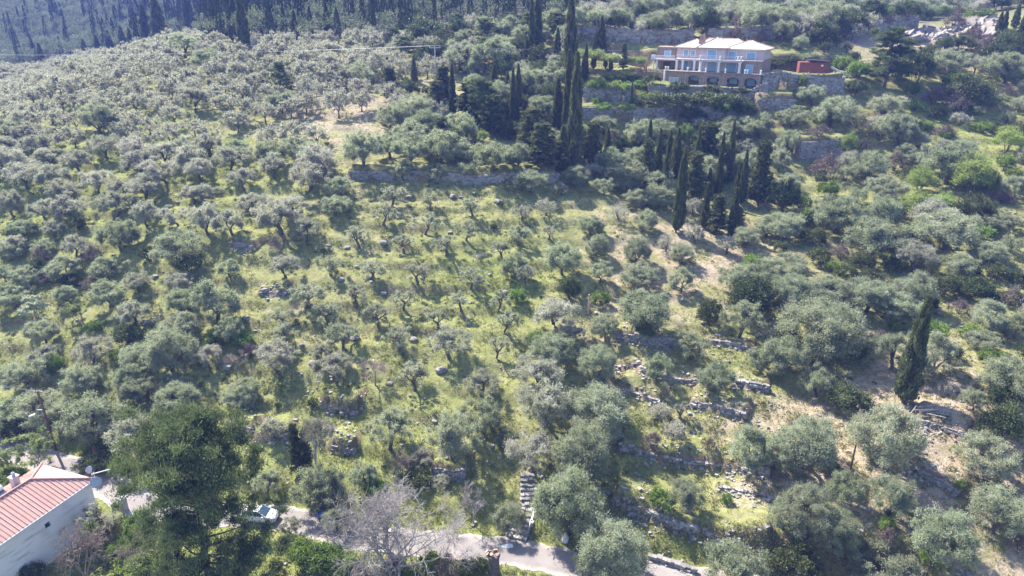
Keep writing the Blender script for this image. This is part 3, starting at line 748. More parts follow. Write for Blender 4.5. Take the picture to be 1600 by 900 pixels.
    for x0, x1, z0, z1, y in ((2.2, 3.2, T1 + .8, T1 + 2.3, 5.18), (3.9, 4.8, T1 + .8, T1 + 2.2, 5.18), (8.4, 10.3, T1 + .4, T1 + 2.6, 2.58), (12.6, 14.2, T1 + .4, T1 + 2.2, 4.38), (16.6, 18.4, T1 + .4, T1 + 2.2, 4.38)): window(x0, x1, z0, z1, y)
    side_window(6.6, 3.2, 3.9, T1 + .8, T1 + 2.3); side_window(6.6, 4.4, 5.0, T1 + .8, T1 + 2.3); side_window(.6, 6.2, 7.2, T1 + .8, T1 + 2.3)
    b = MB().box(12.2, 20.6, 3.9, 4.35, T2 - .42, T2 - .28); b.build('eave_band', M['white'], t)
    r = MB(); R = hip_roof(r, .6, 7.2, 5.2, 11.8, T2 - .02, 1.9, 'x', .7); R += hip_roof(r, 6.6, 12.2, 2.6, 11.0, T2 + .2, 2.3, 'y', .7); R += hip_roof(r, 12.2, 20.2, 4.4, 11.6, T2 - .06, 1.8, 'x', .6)
    R += hip_roof(r, 4.0, 16.0, 6.0, 11.4, T2 + .35, 1.75, 'x', .3)
    ro = r.build('roof', M['tile_villa'], t)
    rd = MB()
    for p, q in R: rd.tube([p + (0, 0, .05), q + (0, 0, .05)], .12, 5)
    rd.build('ridge_tiles', M['tile_villa'], ro)
    ch = MB().box(5.2, 5.7, 6.3, 6.9, T2, T2 + 3.0).box(5.9, 6.4, 6.3, 6.9, T2, T2 + 3.0).box(5.1, 6.5, 6.2, 7.0, T2, T2 + 1.9)
    ch.build('chimney', M['cladding'], t)
    # stone tower on the left with its balcony
    tw = MB().box(-4.4, .58, 5.6, 10.6, G - .6, T2 - .15); tw.build('tower', M['cladding'], t)
    c3 = MB(); cladding_patch(c3, -4.38, .56, G + .2, T2 - .2, 5.6, rng, [(-2.6, -.9, T1, T1 + 2)]); c3.build('stone_cladding', M['cladding'], t)
    window(-2.5, -1.0, T1 + .5, T1 + 1.9, 5.52, fr=.08); side_window(-4.4, 6.8, 8.0, T1 - .1, T1 + 1.9)
    MB().box(-4.9, .9, 2.9, 5.6, T1 - .4, T1 - .05).build('balcony', M['villa_wall'], t)
    ba = MB().box(-4.85, .85, 2.92, 3.05, T1 + .75, T1 + .9).box(-4.85, -4.72, 3.05, 5.5, T1 - .05, T1 + .9)
    for k in range(20): x = -4.4 + k * .27; ba.tube([(x, 2.98, T1 - .05), (x, 2.98, T1 + .3), (x, 2.98, T1 + .76)], [.05, .09, .05], 5)
    ba.build('balustrade', M['white'], t)
    for x in (-4.2, -3.4): MB().tube([(x, 3.2, G - .5), (x, 3.2, T1 - .4)], .22, 8).build('column', M['white'], t)
    MB().box(-2.6, -.9, 5.52, 5.58, G - .5, G + 1.9).build('door', M['wood_post'], t)
    MB().box(-8, -.26, 1.0, 5.6, G - .75, G - .5).box(-8, -.02, .9, 1.3, -1, G - .5).build('side_terrace', M['cladding'], t)
    MB().tube([(-.4, .4, -1), (-.35, .5, G + .2)], [.16, .34], 6).build('buttress', M['white'], t)
build_villa()
def vloc(x, y, z):
    p = VILLA_O[:2] + VX * x + VY * y; return (float(p[0]), float(p[1]), float(VILLA_O[2] + z))

def build_pergola_house():
    t = thing('garden_house', 'small brown garden house with a pale shallow roof behind the thin cypresses', 'house', vloc(-19.5, 4.6, 2.6), VILLA_ANG)
    MB().box(0, 10.5, 1.2, 6, 0, 2.4).build('wall', M['cladding'], t)
    r = MB(); hip_roof(r, 0, 6, .2, 6, 2.5, 1.0, 'x', .5); r.build('roof', M['tile_villa'], t)
    for x in (1.4, 4.1, 7.0): MB().box(x, x + 1.1, 1.14, 1.2, .1, 2.0).build('door', M['dark'], t)
    for x in (.2, 3.0, 5.6, 8.2, 10.4): MB().box(x, x + .35, -.2, .15, 0, 2.35).build('post', M['cladding'], t)
    MB().box(-.3, 11, -.3, .3, 2.36, 2.5).build('beam', M['white'], t)
build_pergola_house()
def build_bluish_hut():
    t = thing('storage_hut', 'dark bluish metal hut with a flat roof beside the tall cypresses', 'shed', vloc(-17.6, .4, .1), VILLA_ANG)
    w = MB().box(0, 3.9, 0, 2.6, -.6, 2.9)
    for k in range(13): w.box(.1 + k * .3, .2 + k * .3, -.04, 0, -.5, 2.85)
    w.build('wall', M['wood_post'], t); MB().box(-.15, 4.1, -.2, 2.8, 2.9, 3.05).build('roof', M['metal'], t)
    MB().box(4.15, 5.3, .2, 1.2, 1.2, 2.9).build('water_tank', M['white'], t)
build_bluish_hut()

def build_shed():
    x, y, z = SHED; z = float(H(x, y))
    t = thing('red_shed', 'rust red metal shed with a dark flat roof on top of the stone wall', 'shed', (x - 2.6, y - 1, z + .35), math.radians(-12)); t.scale = (1, 1, 1.2)
    w = MB().box(0, 5.9, 0, 3.2, 0, 2.5)
    for k in range(20): w.box(.08 + k * .295, .2 + k * .295, -.045, 0, .08, 2.42)
    w.build('wall', M['red_metal'], t)
    MB().add([(1.9,-.5,2.75),(6.3,-.5,2.5),(6.3,3.6,2.5),(1.9,3.6,2.75),(1.9,-.5,2.95),(6.3,-.5,2.7),(6.3,3.6,2.7),(1.9,3.6,2.95)], STONE_F).build('roof', M['dark'], t)
    MB().box(4.5, 4.95, -.09, -.05, 1.8, 2.1).build('sign_plate', M['white'], t)
    MB().box(5.2, 5.3, -.1, -.05, .2, 2.2).build('door_edge', M['rust'], t)
    # pale pipes and rubble spilling down to the right
    rng = np.random.default_rng(4)
    bx, by, bz = world_d(1322, 114, 155); bz = float(H(bx, by))
    o = MB(); o.tube([(-3.6, 0, 2.0), (-1.5, .1, 1.0), (1.2, 0, .5), (2.0, 0, .4)], [.22, .28, .3, .2], 7)
    o.tube([(.4, -.2, -1.6), (.45, -.1, .6), (.5, 0, 1.5)], .16, 6); o.tube([(-.8, -.3, -1.2), (-.4, -.1, .4)], .14, 6)
    o = o.build('pipe_trestle', M['white']); o.location = (bx, by, bz + .3); tag(o, 'white pipes on a rough trestle right of the red shed', 'pipes')
    r = MB()
    for k in range(70):
        s_ = rng.uniform(.2, .6); q = rng.normal(0, .8, 2); r.add(stone_along(s_ * 1.2, s_, s_, rng, rng.uniform(0, 6)) + np.array((q[0], q[1] * .6, max(0, 1.5 - 1.2 * np.hypot(*q)) * rng.uniform(.2, 1))), STONE_F, float(rng.uniform(.4, 1)))
    px, py, pz = world_d(1337, 118, 154); o = r.build('rubble_heap', M['rock']); o.location = (px, py, float(H(px, py))); tag(o, 'pale heap of rubble beside the white pipes', 'rubble heap')
    rr = MB().box(0, 1.6, 0, 1.0, 0, .9).box(-.05, 1.65, -.05, 1.05, .9, 1.0).build('red_crate', M['red_metal']); px, py, pz = world_d(1292, 112, 157); rr.location = (px, py, float(H(px, py)) - .1); tag(rr, 'small red box lying just right of the red shed', 'box')
build_shed()

# ------------------------------------------------------------------ white house in the corner
def build_white_house():
    ang = math.atan2(HU[1], HU[0])                  # local x: end wall, local -y... use explicit axes
    t = thing('white_house', 'white two storey house with a red ribbed hipped roof in the bottom corner', 'house', (HOUSE_A[0], HOUSE_A[1], 0), 0)
    ax = Matrix(((HU[0], HV[0], 0, HOUSE_A[0]), (HU[1], HV[1], 0, HOUSE_A[1]), (0, 0, 1, 0), (0, 0, 0, 1)))
    t.matrix_world = Matrix.Identity(4); t.location = (HOUSE_A[0], HOUSE_A[1], 0); t.rotation_euler = (0, 0, math.atan2(HV[1], HV[0]))
    # local: X along the long side (HV), Y = HU direction flipped
    sgn = 1.0 if (-math.sin(t.rotation_euler.z) * HU[0] + math.cos(t.rotation_euler.z) * HU[1]) > 0 else -1.0
    Wd, Ln, E, R = 8.07, 19.0, 3.5, 1.75
    Y = lambda v: v * sgn
    def yb(mb, x0, x1, a, b, z0, z1, var=.5):
        return mb.box(x0, x1, min(Y(a), Y(b)), max(Y(a), Y(b)), z0, z1, var)
    ops = [(5.6, 6.2, 1.55, 2.1)]
    w = MB(); xs = [0.35, 5.6, 6.2, Ln]
    yb(w, .35, 5.6, .35, .7, -3, E - .05); yb(w, 6.2, Ln, .35, .7, -3, E - .05); yb(w, 5.6, 6.2, .35, .7, -3, 1.55); yb(w, 5.6, 6.2, .35, .7, 2.1, E - .05)
    yb(w, .35, .7, .7, Wd - .35, -3, E - .05); yb(w, .7, Ln, Wd - .7, Wd - .35, -3, E - .05); yb(w, Ln - .3, Ln, .7, Wd - .7, -3, E - .05)
    w.build('wall', M['house_wall'], t)
    f = MB(); yb(f, 5.55, 5.6, .31, .5, 1.5, 2.15); yb(f, 6.2, 6.25, .31, .5, 1.5, 2.15); yb(f, 5.6, 6.2, .31, .5, 2.1, 2.15); yb(f, 5.6, 6.2, .28, .5, 1.5, 1.55)
    fo = f.build('window', M['white'], t); g = MB(); yb(g, 5.6, 6.2, .5, .52, 1.55, 2.1); g.build('pane', M['glass'], fo)
    # roof: hip end towards the lane
    r = MB(); p0, p1, p2, p3 = (0, Y(0), E), (0, Y(Wd), E), (Ln, Y(Wd), E), (Ln, Y(0), E); a, b = (4.0, Y(Wd / 2), E + R), (Ln, Y(Wd / 2), E + R)
    lo = lambda p: (p[0], p[1], p[2] - .16)
    V = [p0, p1, p2, p3, a, b] + [lo(p) for p in (p0, p1, p2, p3)]
    r.add(V, [(0, 3, 5, 4), (1, 0, 4), (2, 1, 4, 5), (6, 7, 8, 9), (0, 1, 7, 6), (1, 2, 8, 7), (2, 3, 9, 8), (3, 0, 6, 9), (2, 5, 3)])
    ro = r.build('roof', M['tile_red'], t)
    rib = MB(); slope = R / (Wd / 2)
    x = .38
    while x < Ln:           # ribs running from the eave up to the hip or ridge
        top = min(Wd / 2, x * (Wd / 2) / 4.0)
        rib.tube([(x, Y(0.02), E + .04), (x, Y(top * .98), E + .04 + slope * top * .98)], .055, 5)
        rib.tube([(x, Y(Wd - .02), E + .04), (x, Y(Wd - top * .98), E + .04 + slope * top * .98)], .055, 5)
        x += .44
    rib.build('roof_ribs', M['tile_red'], ro)
    rd = MB()
    for p, q in ((p0, a), (p1, a), (a, b)): 
        p, q = np.array(p), np.array(q); n = max(3, int(np.linalg.norm(q - p) / .4))
        for k in range(n): rd.tube([p + (q - p) * k / n + (0, 0, .06), p + (q - p) * (k + 1) / n + (0, 0, .1)], [.13, .10], 6)
    rd.build('ridge_tiles', M['tile_red'], ro)
    g = MB().tube([(0.02, Y(-.05), E - .1), (Ln, Y(-.05), E - .1)], .07, 6); g.build('gutter', M['white'], t)
    c = MB(); yb(c, 4.5, 5.15, 4.9, 5.55, E + .9, E + 2.4); yb(c, 4.42, 5.23, 4.82, 5.63, E + 2.4, E + 2.5); co = c.build('chimney', M['villa_wall'], t)
    MB().tube([(4.8, Y(5.2), E + 2.5), (4.8, Y(5.2), E + 2.9), (4.8, Y(5.2), E + 3.0)], [.18, .18, .02], 8).build('chimney_cowl', M['metal'], co)
    s = MB().tube([(6.3, Y(5.1), E + 2.15), (8.6, Y(5.1), E + 2.15)], .32, 12); so = s.build('solar_tank', M['white'], t)
    pn = MB().add([(6.3, Y(4.2), E + 1.75), (8.6, Y(4.2), E + 1.75), (8.6, Y(5.0), E + 2.0), (6.3, Y(5.0), E + 2.0)], [(0, 1, 2, 3)]); pn.add([(6.3, Y(4.2), E + 1.65), (8.6, Y(4.2), E + 1.65), (8.6, Y(5.0), E + 1.9), (6.3, Y(5.0), E + 1.9)], [(3, 2, 1, 0)]); pn.build('solar_panel', M['glass'], so)
    fr = MB(); 
    for q in (6.4, 8.5): fr.tube([(q, Y(5.1), E + 1.3), (q, Y(5.1), E + 2.1)], .03, 4).tube([(q, Y(4.2), E + 1.65), (q, Y(5.3), E + 2.0)], .03, 4)
    fr.build('solar_stand', M['metal'], so)
    def dish(px, py, pz, r, aim, label):
        d = thing('satellite_dish', label, 'satellite dish', (px, py, pz), 0, 'satellite dishes on the white house')
        A = unit(np.array(aim, float)); S = unit(np.cross(A, (0, 0, 1))); U = np.cross(S, A); V = [np.zeros(3) - A * .12]; F = []; n = 18
        for ring in (.5, 1.0):
            for k in range(n): th = 6.2832 * k / n; V.append((S * math.cos(th) + U * math.sin(th)) * r * ring - A * .12 * (1 - ring ** 2))
        F = [(0, 1 + k, 1 + (k + 1) % n) for k in range(n)] + [(1 + k, 1 + n + k, 1 + n + (k + 1) % n, 1 + (k + 1) % n) for k in range(n)]
        V2 = [v - A * .025 for v in V]; V = V + V2; m_ = len(V2); F += [tuple(i + m_ for i in f[::-1]) for f in F] + [(1 + n + k, 1 + n + k + m_, 1 + n + (k + 1) % n + m_, 1 + n + (k + 1) % n) for k in range(n)]
        MB().add(V, F).build('reflector', M['metal'], d, True)
        MB().tube([-U * r * .9, A * .45 - U * .1, A * .5], .022, 5).build('feed_arm', M['metal'], d)
        MB().tube([-A * .15, -A * .2 + np.array((0, 0, -.3)), -A * .25 + np.array((0, 0, -1.0))], .035, 5).build('mount', M['metal'], d)
    A2 = lambda x, y: HOUSE_A + HV * x + HU * y
    p = A2(.3, -.35); dish(p[0] + .1, p[1], 3.35, .62, (.55, -.5, .55), 'larger satellite dish hanging under the roof corner of the white house')
    p = A2(.0, .55); dish(p[0], p[1], 4.55, .42, (-.2, -.8, .5), 'smaller satellite dish standing above the roof corner of the white house')
    p = A2(-.1, .1); o = MB().tube([(-.3, 0, 0), (1.5, .55, .25)], .05, 6).tube([(0, 0, -.8), (0, 0, .3)], .04, 6).build('antenna_arm', M['white']); o.location = (p[0], p[1], 4.0); tag(o, 'white antenna boom sticking out over the lane from the roof corner', 'antenna')
    p = A2(9.5, 2.0); o = MB().tube([(0, 0, 0), (.05, .02, 1.1)], .02, 5).tube([(-.25, 0, .8), (.3, 0, .95)], .015, 4).build('roof_aerial', M['rust']); o.location = (p[0], p[1], E + .8); tag(o, 'thin rusty aerial standing on the ribbed red roof', 'aerial')
build_white_house()
def gate_pillar():
    x, y, z = world_z(195, 797, 0.0)
    t = MB().box(-.3, .3, -.3, .3, -.3, 1.6, .5).box(-.38, .38, -.38, .38, 1.6, 1.75, .8); t.box(-.2, .2, -.2, .2, 1.75, 1.9, .6)
    o = t.build('gate_pillar', M['concrete']); o.location = (x, y, 0); o.rotation_euler = (0, 0, -.35); tag(o, 'square concrete gate pillar beside the entrance slab', 'gate pillar')
gate_pillar()
# ------------------------------------------------------------------ trees
def grow(rng, p, d, L, r, depth, segs, tips, spread=0.75, up=0.15, keep=0.72, nb=(2, 3), wig=0.28, minz=None):
    """a limb bending as it goes, splitting at its end; segs: polylines with radii, tips: (point, direction)"""
    n = 3; pts = [p]; rad = [r]
    for k in range(n):
        d = unit(d + rng.normal(0, wig, 3) + np.array([0, 0, up])); p = p + d * L / n; pts.append(p); rad.append(r * (1 - 0.35 * (k + 1) / n))
    segs.append((np.array(pts), np.array(rad)))
    if depth == 0: tips.append((p, d)); return
    if depth <= 2: tips.append((pts[2], d))
    m = rng.integers(nb[0], nb[1] + 1)
    for k in range(m):
        nd = unit(d + rng.normal(0, spread, 3)); grow(rng, p, nd, L * keep * rng.uniform(.8, 1.2), r * 0.62, depth - 1, segs, tips, spread, up, keep, nb, wig)
def segs_mesh(name, segs, mat, n0=7, minr=0.0):
    mb = MB()
    for pts, rad in segs:
        mb.tube(pts, np.maximum(rad, minr), n0 if rad[0] > 0.09 else (5 if rad[0] > 0.04 else 3), cap=False)
    me = mb.mesh(name, mat); me.polygons.foreach_set('use_smooth', [True] * len(me.polygons)); return me
def clump_leaves(rng, cen, rad, nper, L, Wd, upb=0.35, flat=0.8, out=0.8, tone=0.22):
    """leaves gathered in loose lobes; returns quads and per-leaf tone"""
    cen = np.asarray(cen); m = len(cen); rad = np.broadcast_to(rad, (m,)); k = np.maximum(4, (nper * (rad / rad.mean()) ** 2).astype(int))
    idx = np.repeat(np.arange(m), k); n = len(idx)
    dirs = unit(rng.normal(size=(n, 3))); q = np.clip(np.abs(rng.normal(0.45, 0.42, n)), 0.05, 1.55)
    P = cen[idx] + dirs * (q * rad[idx])[:, None] * np.array([1, 1, flat])
    A = unit(dirs * out + np.array([0, 0, upb]) + rng.normal(0, 0.55, (n, 3)))
    l = L * rng.uniform(.7, 1.3, n); tone_c = rng.normal(0, tone, m)
    var = np.clip(0.42 + tone_c[idx] + rng.normal(0, 0.22, n), 0, 1)
    return leaf_quads(P, A, l, Wd * rng.uniform(.75, 1.25, n), rng), var

def olive(name, seed, W, Ht, trunk_h, lobes, nper, mat, open_=0.5, lean=0.15, L=0.27, Wd=0.07):
    nper = int(nper * 1.55)
    """olive: short gnarled stem, spreading limbs, lobed crown with gaps"""
    rng = np.random.default_rng(seed); segs = []; tips = []
    ln = rng.normal(0, lean, 2); p0 = np.array([0, 0, -0.35]); pt = np.array([ln[0] * trunk_h, ln[1] * trunk_h, trunk_h])
    mid = (p0 + pt) / 2 + np.r_[rng.normal(0, .12 * trunk_h, 2), 0]; r0 = 0.045 * W
    segs.append((np.array([p0, p0 * .6 + mid * .4, mid, pt]), np.array([r0 * 1.5, r0 * 1.1, r0 * .9, r0 * .95])))
    nl = rng.integers(3, 5); a0 = rng.uniform(0, 6.28)
    rx, rz = W / 2, (Ht - trunk_h * 0.6) / 2; cz = trunk_h * 0.6 + rz
    for k in range(nl):
        a = a0 + 6.283 * k / nl + rng.normal(0, .3); d = unit(np.array([math.cos(a), math.sin(a), rng.uniform(.7, 1.2)]))
        grow(rng, pt, d, (Ht - trunk_h) * 0.36, r0 * .62, 3, segs, tips, 0.6, 0.08, 0.68)
    T = np.array([t[0] for t in tips])
    # lobes: limb ends first, then more on the crown's own uneven outline
    C = T[rng.permutation(len(T))[: int(lobes * .55)]]
    dirs = unit(rng.normal(size=(lobes * 3, 3))); dirs = dirs[dirs[:, 2] > -0.62][: lobes - len(C)]
    bump_ = 1 + 0.22 * np.sin(dirs[:, 0] * 5 + seed) * np.cos(dirs[:, 1] * 6 + seed * 2) 
    E = dirs * np.array([rx, rx, rz]) * (rng.uniform(.6, 1.06, len(dirs)) * bump_)[:, None] + np.r_[pt[:2] * .6, cz]
    C = np.vstack([C, E])
    # squeeze limb ends into the crown
    rel = (C - np.r_[pt[:2] * .6, cz]) / np.array([rx, rx, rz]); q = np.linalg.norm(rel, axis=1); f = np.where(q > 1.02, 1.02 / q, 1)
    C = rel * f[:, None] * np.array([rx, rx, rz]) + np.r_[pt[:2] * .6, cz]
    if open_ > 0:       # drop lobes in a few directions so that light and ground show through
        for _ in range(int(2 + 5 * open_)):
            h = unit(rng.normal(size=3)); C = C[(unit(C - np.r_[pt[:2], cz]) @ h) < 1 - 0.10 * open_]
    R = rng.uniform(.065, .135, len(C)) * W * (1.05 - .2 * open_)
    V, var = clump_leaves(rng, C, R, nper, L, Wd)
    tr = segs_mesh(name + '_trunk', [s for s in segs if s[1][0] > 0.018 * 1.2], M['bark'], 8)
    return dict(W=W, H=Ht, trunk=tr, crown=quads_mesh(name + '_crown', V, mat, var))
def cypress(name, seed, W, Ht, n, mat, ragged=0.15, base=0.04):
    rng = np.random.default_rng(seed); z = rng.uniform(0, 1, n) ** 0.85
    prof = np.minimum(1, (z / .08) ** .6) * (1 - z ** 1.7) ** .8 * 0.97 + .03
    th = rng.uniform(0, 6.283, n)
    streak = 1 + ragged * (np.sin(th * 5 + 3 * np.sin(z * 9 + seed)) * .6 + np.sin(z * 31 + th * 3) * .6)
    rr = prof * streak * np.sqrt(rng.uniform(.45, 1.0, n)) * W / 2
    P = np.c_[rr * np.cos(th), rr * np.sin(th), (base + z * (1 - base)) * Ht]
    A = unit(np.c_[np.cos(th) * .35, np.sin(th) * .35, np.full(n, 1.0)] + rng.normal(0, .25, (n, 3)))
    var = np.clip(rng.normal(.4, .25, n) + .25 * (streak - 1) / ragged * .5, 0, 1)
    V = leaf_quads(P, A, rng.uniform(.45, .95, n) * (Ht / 14), rng.uniform(.12, .24, n) * (Ht / 14) ** .5, rng)
    tr = MB().tube([(0, 0, -.5), (0, 0, Ht * .45), (0, 0, Ht * .92)], [.035 * Ht * .5, .012 * Ht, .01], 7).mesh(name + '_trunk', M['bark_pine'])
    return dict(W=W, H=Ht, trunk=tr, crown=quads_mesh(name + '_crown', V, mat, var))
def pine(name, seed, W, Ht, mat, nb, nper, conic=0.5, trunk_clear=0.15, L=0.34, Wd=0.07, twist=0.2, pads=0):
    """aleppo pine: stem, whorls of limbs, flattened needle pads with dark gaps between"""
    rng = np.random.default_rng(seed); segs = []; C = []; R = []
    ph = rng.uniform(0, 6.28)
    axis_ = lambda z: np.array([math.sin(z / Ht * 3 + ph) * twist * W * .2, math.cos(z / Ht * 2.3 + ph) * twist * W * .15, z])
    zs = np.linspace(-.5, Ht * .97, 9); segs.append((np.array([axis_(z) for z in zs]), np.linspace(.022 * Ht, .02, 9)))
    for k in range(nb):
        u = (k + rng.uniform(0, 1)) / nb; z = Ht * (trunk_clear + (1 - trunk_clear) * u); a = k * 2.4 + rng.normal(0, .4)
        reach = W / 2 * (conic * (1 - u) + (1 - conic) * math.sqrt(max(0, 1 - (2 * u - .82) ** 2 * .8))) * rng.uniform(.7, 1.1)
        p = axis_(z * .93); pts = [p]; d = np.array([math.cos(a), math.sin(a), .18 + .55 * u])
        for q in range(3): d = unit(d + rng.normal(0, .12, 3) + np.array([0, 0, .04])); pts.append(pts[-1] + d * reach / 3)
        segs.append((np.array(pts), np.linspace(.006 * Ht, .015, 4)))
        for f in ((.35, .6, .8, 1.0) if pads == 0 else (.5, .78, 1.0)):
            q = p + (pts[-1] - p) * f
            for _ in range((2 if f < .5 else 3) if pads == 0 else (1 if f < .7 else 2)):
                C.append(q + rng.normal(0, 1, 3) * np.array([.10, .10, .035]) * W * (.5 + f * .6)); R.append(W * (rng.uniform(.04, .08) if pads == 0 else rng.uniform(.05, .10)))
    C.append(axis_(Ht * .96)); R.append(W * .06)
    V, var = clump_leaves(rng, np.array(C), np.array(R), nper, L, Wd, 0.75, 0.5, 0.6, 0.32)
    tr = segs_mesh(name + '_trunk', segs, M['bark_pine'], 8)
    return dict(W=W, H=Ht, trunk=tr, crown=quads_mesh(name + '_crown', V, mat, var))
def bush(name, seed, W, Ht, mat, lobes, nper, L=0.24, Wd=0.10, low=0.0):
    """dense round evergreen shrub"""
    rng = np.random.default_rng(seed); d = unit(rng.normal(size=(lobes * 2, 3))); d = d[d[:, 2] > -.25][:lobes]
    C = d * np.array([W / 2, W / 2, Ht * .56]) * (rng.uniform(.55, .88, len(d)) * (1 + .2 * np.sin(d[:, 0] * 6 + seed)))[:, None] + np.array([0, 0, Ht * .42 + low])
    C[:, 2] = np.maximum(C[:, 2], .12 * Ht)
    V, var = clump_leaves(rng, C, rng.uniform(.1, .17, len(C)) * W, nper, L, Wd, .4, .85, .8, .25)
    segs = []; 
    for k in range(5):
        a = k * 1.26 + rng.normal(0, .3); segs.append((np.array([[0, 0, -.3], [math.cos(a) * W * .1, math.sin(a) * W * .1, Ht * .3], [math.cos(a) * W * .28, math.sin(a) * W * .28, Ht * .62]]), np.array([.03, .022, .01]) * W * .5))
    return dict(W=W, H=Ht, trunk=segs_mesh(name + '_stems', segs, M['bark'], 6), crown=quads_mesh(name + '_foliage', V, mat, var))
def bare(name, seed, W, Ht, trunk_h, stems, depth, mat, spread=.5, up=.1, buds=None, r0=None, minr=.012, keep=.72, lean=(0, 0)):
    """leafless tree: one mesh of boughs, one of fine twigs"""
    rng = np.random.default_rng(seed); segs = []; tips = []; r0 = r0 or .02 * Ht
    pt = np.array([lean[0], lean[1], trunk_h]); L0 = (Ht - trunk_h) * .36
    if stems == 1:
        segs.append((np.array([[0, 0, -.4], pt * .5 + np.r_[rng.normal(0, .1, 2), 0], pt]), np.array([r0 * 1.3, r0, r0 * .9])))
        st = [(pt, r0 * .75)] * 3
    else: st = [(np.array([rng.normal(0, .25), rng.normal(0, .25), -.3]), r0)] * stems
    for k, (p, r) in enumerate(st):
        a = 6.283 * k / len(st) + rng.normal(0, .3); e = rng.uniform(.35, .75)
        grow(rng, p, unit(np.array([math.cos(a) * e, math.sin(a) * e, 1])), L0 if stems == 1 else Ht * .3, r, depth, segs, tips, spread, up, keep, (2, 3), .2)
    thick = [s for s in segs if s[1][0] > .035]; thin = [s for s in segs if s[1][0] <= .035]
    for p, d in tips:           # sprays of fine twigs at the ends
        for _ in range(6):
            dd = unit(d + rng.normal(0, .55, 3)); l = rng.uniform(.35, .9) * Ht / 7
            q = p + dd * l * .5; thin.append((np.array([p, q, q + unit(dd + rng.normal(0, .3, 3)) * l * .5]), np.array([minr, minr, minr * .6])))
    out = dict(W=W, H=Ht, trunk=segs_mesh(name + '_boughs', thick, mat, 7), crown=segs_mesh(name + '_twigs', thin, mat, 3, minr))
    allp = np.concatenate([s[0] for s in segs]); w = np.percentile(np.hypot(allp[:, 0], allp[:, 1]), 97) * 2.1; out['W'] = w; out['H'] = float(allp[:, 2].max())
    if buds is not None:
        C = np.array([t[0] for t in tips]); V, var = clump_leaves(rng, C, np.full(len(C), .06 * w), buds[1], .2, .09, .3)
        out['leaves'] = quads_mesh(name + '_leaves', V, buds[0], var)
    return out

LIB = {}
LIB['olive'] = [olive('olive', 11, 6.6, 5.6, 1.2, 130, 165, M['olive'], .25), olive('olive', 12, 6.8, 5.2, 1.1, 140, 160, M['olive'], .35, .25),
                olive('olive', 13, 6.4, 5.8, 1.0, 125, 165, M['olive'], .15), olive('olive', 14, 7.0, 5.4, 1.3, 140, 150, M['olive'], .45, .3), olive('olive', 15, 6.5, 6.0, .9, 150, 160, M['olive'], .1), olive('olive', 16, 6.6, 5.0, 1.2, 110, 160, M['olive'], .7, .35), olive('olive', 17, 6.2, 6.2, 1.1, 120, 165, M['olive'], .4, .3)]
LIB['greyolive'] = [olive('grey_olive', s, 6.2, 5.0, 1.35, 115, 120, M['olive_grey'], o, .3) for s, o in ((21, .5), (22, .8), (23, .4), (24, .9), (25, .6), (26, 1.0))]
LIB['young'] = [olive('young_olive', s, 4.6, 3.9, 1.25, 64, 78, M['young'], o, .35, .25, .062) for s, o in ((31, .9), (32, 1.1), (33, .8), (34, 1.2), (35, 1.0), (36, .7))]
LIB['dense'] = [olive('dense_olive', s, 7.2, 6.6, .7, 190, 165, M['olive'], 0.1, .1) for s in (41, 42, 43, 44)]
LIB['cypress'] = [cypress('cypress', 51, 2.4, 15, 7500, M['cypress'], .24), cypress('cypress', 52, 2.2, 15, 7500, M['cypress'], .34), cypress('cypress', 53, 2.8, 14, 8000, M['cypress'], .3), cypress('cypress', 54, 2.5, 14, 7000, M['cypress'], .42)]
LIB['broadcypress'] = [pine('broad_cypress', 56, 5.0, 12, M['cypress'], 70, 60, .85, .05, .5, .12, .1), pine('broad_cypress', 57, 5.0, 12, M['cypress'], 60, 60, .8, .05, .5, .12, .1)]
LIB['bigpine'] = [pine('great_pine', 61, 14.5, 18, M['pine'], 72, 480, .22, .14, .36, .075, .2, 1)]
LIB['pine'] = [pine('pine', 62, 8.5, 12, M['pine'], 34, 300, .55, pads=1), pine('pine', 63, 8, 10, M['pine'], 30, 300, .45, pads=1)]
LIB['brightpine'] = [bush('young_pine', 64, 5.5, 7, M['pine_bright'], 95, 120, .3, .07), bush('young_pine', 65, 5, 7.5, M['pine_bright'], 95, 120, .3, .07)]
LIB['umbrella'] = [bush('umbrella_pine', 66, 7, 2.2, M['spring'], 60, 200, .28, .09, 2.6)]
LIB['umbrella'][0]['H'] = 4.9
LIB['holm'] = [bush('evergreen', 71, 6.0, 4.6, M['holm'], 95, 130, .26, .12), bush('evergreen', 72, 6, 4.2, M['holm'], 90, 130, .26, .12)]
LIB['maquis'] = [bush('maquis', 91, 5.6, 4.6, M['olive'], 95, 130, .25, .09), bush('maquis', 92, 5.8, 4.4, M['olive_grey'], 90, 130, .25, .09), bush('maquis', 93, 5.4, 4.8, M['olive'], 80, 130, .25, .09)]
LIB['shrub'] = [bush('shrub', 73, 3.2, 2.2, M['holm'], 46, 90, .2, .09), bush('shrub', 74, 3.4, 2.0, M['holm'], 46, 90, .2, .09)]
LIB['greenshrub'] = [bush('green_shrub', 75, 3.2, 2.0, M['green'], 44, 90, .2, .09), bush('green_shrub', 76, 3.2, 1.7, M['green'], 44, 90, .2, .09)]
LIB['greyshrub'] = [bush('grey_shrub', 78, 3.2, 2.2, M['olive_grey'], 46, 90, .2, .07), bush('grey_shrub', 79, 3.4, 2.4, M['olive'], 46, 90, .2, .07)]
LIB['brownshrub'] = [bush('brown_shrub', 77, 3.4, 2.0, M['brown'], 44, 80, .22, .05)]
LIB['bare'] = [bare('bare_tree', 81, 5, 5.2, 1.5, 1, 4, M['twig'], .5, .12), bare('bare_tree', 82, 5, 4.8, 1.4, 1, 4, M['twig_brown'], .55, .1)]
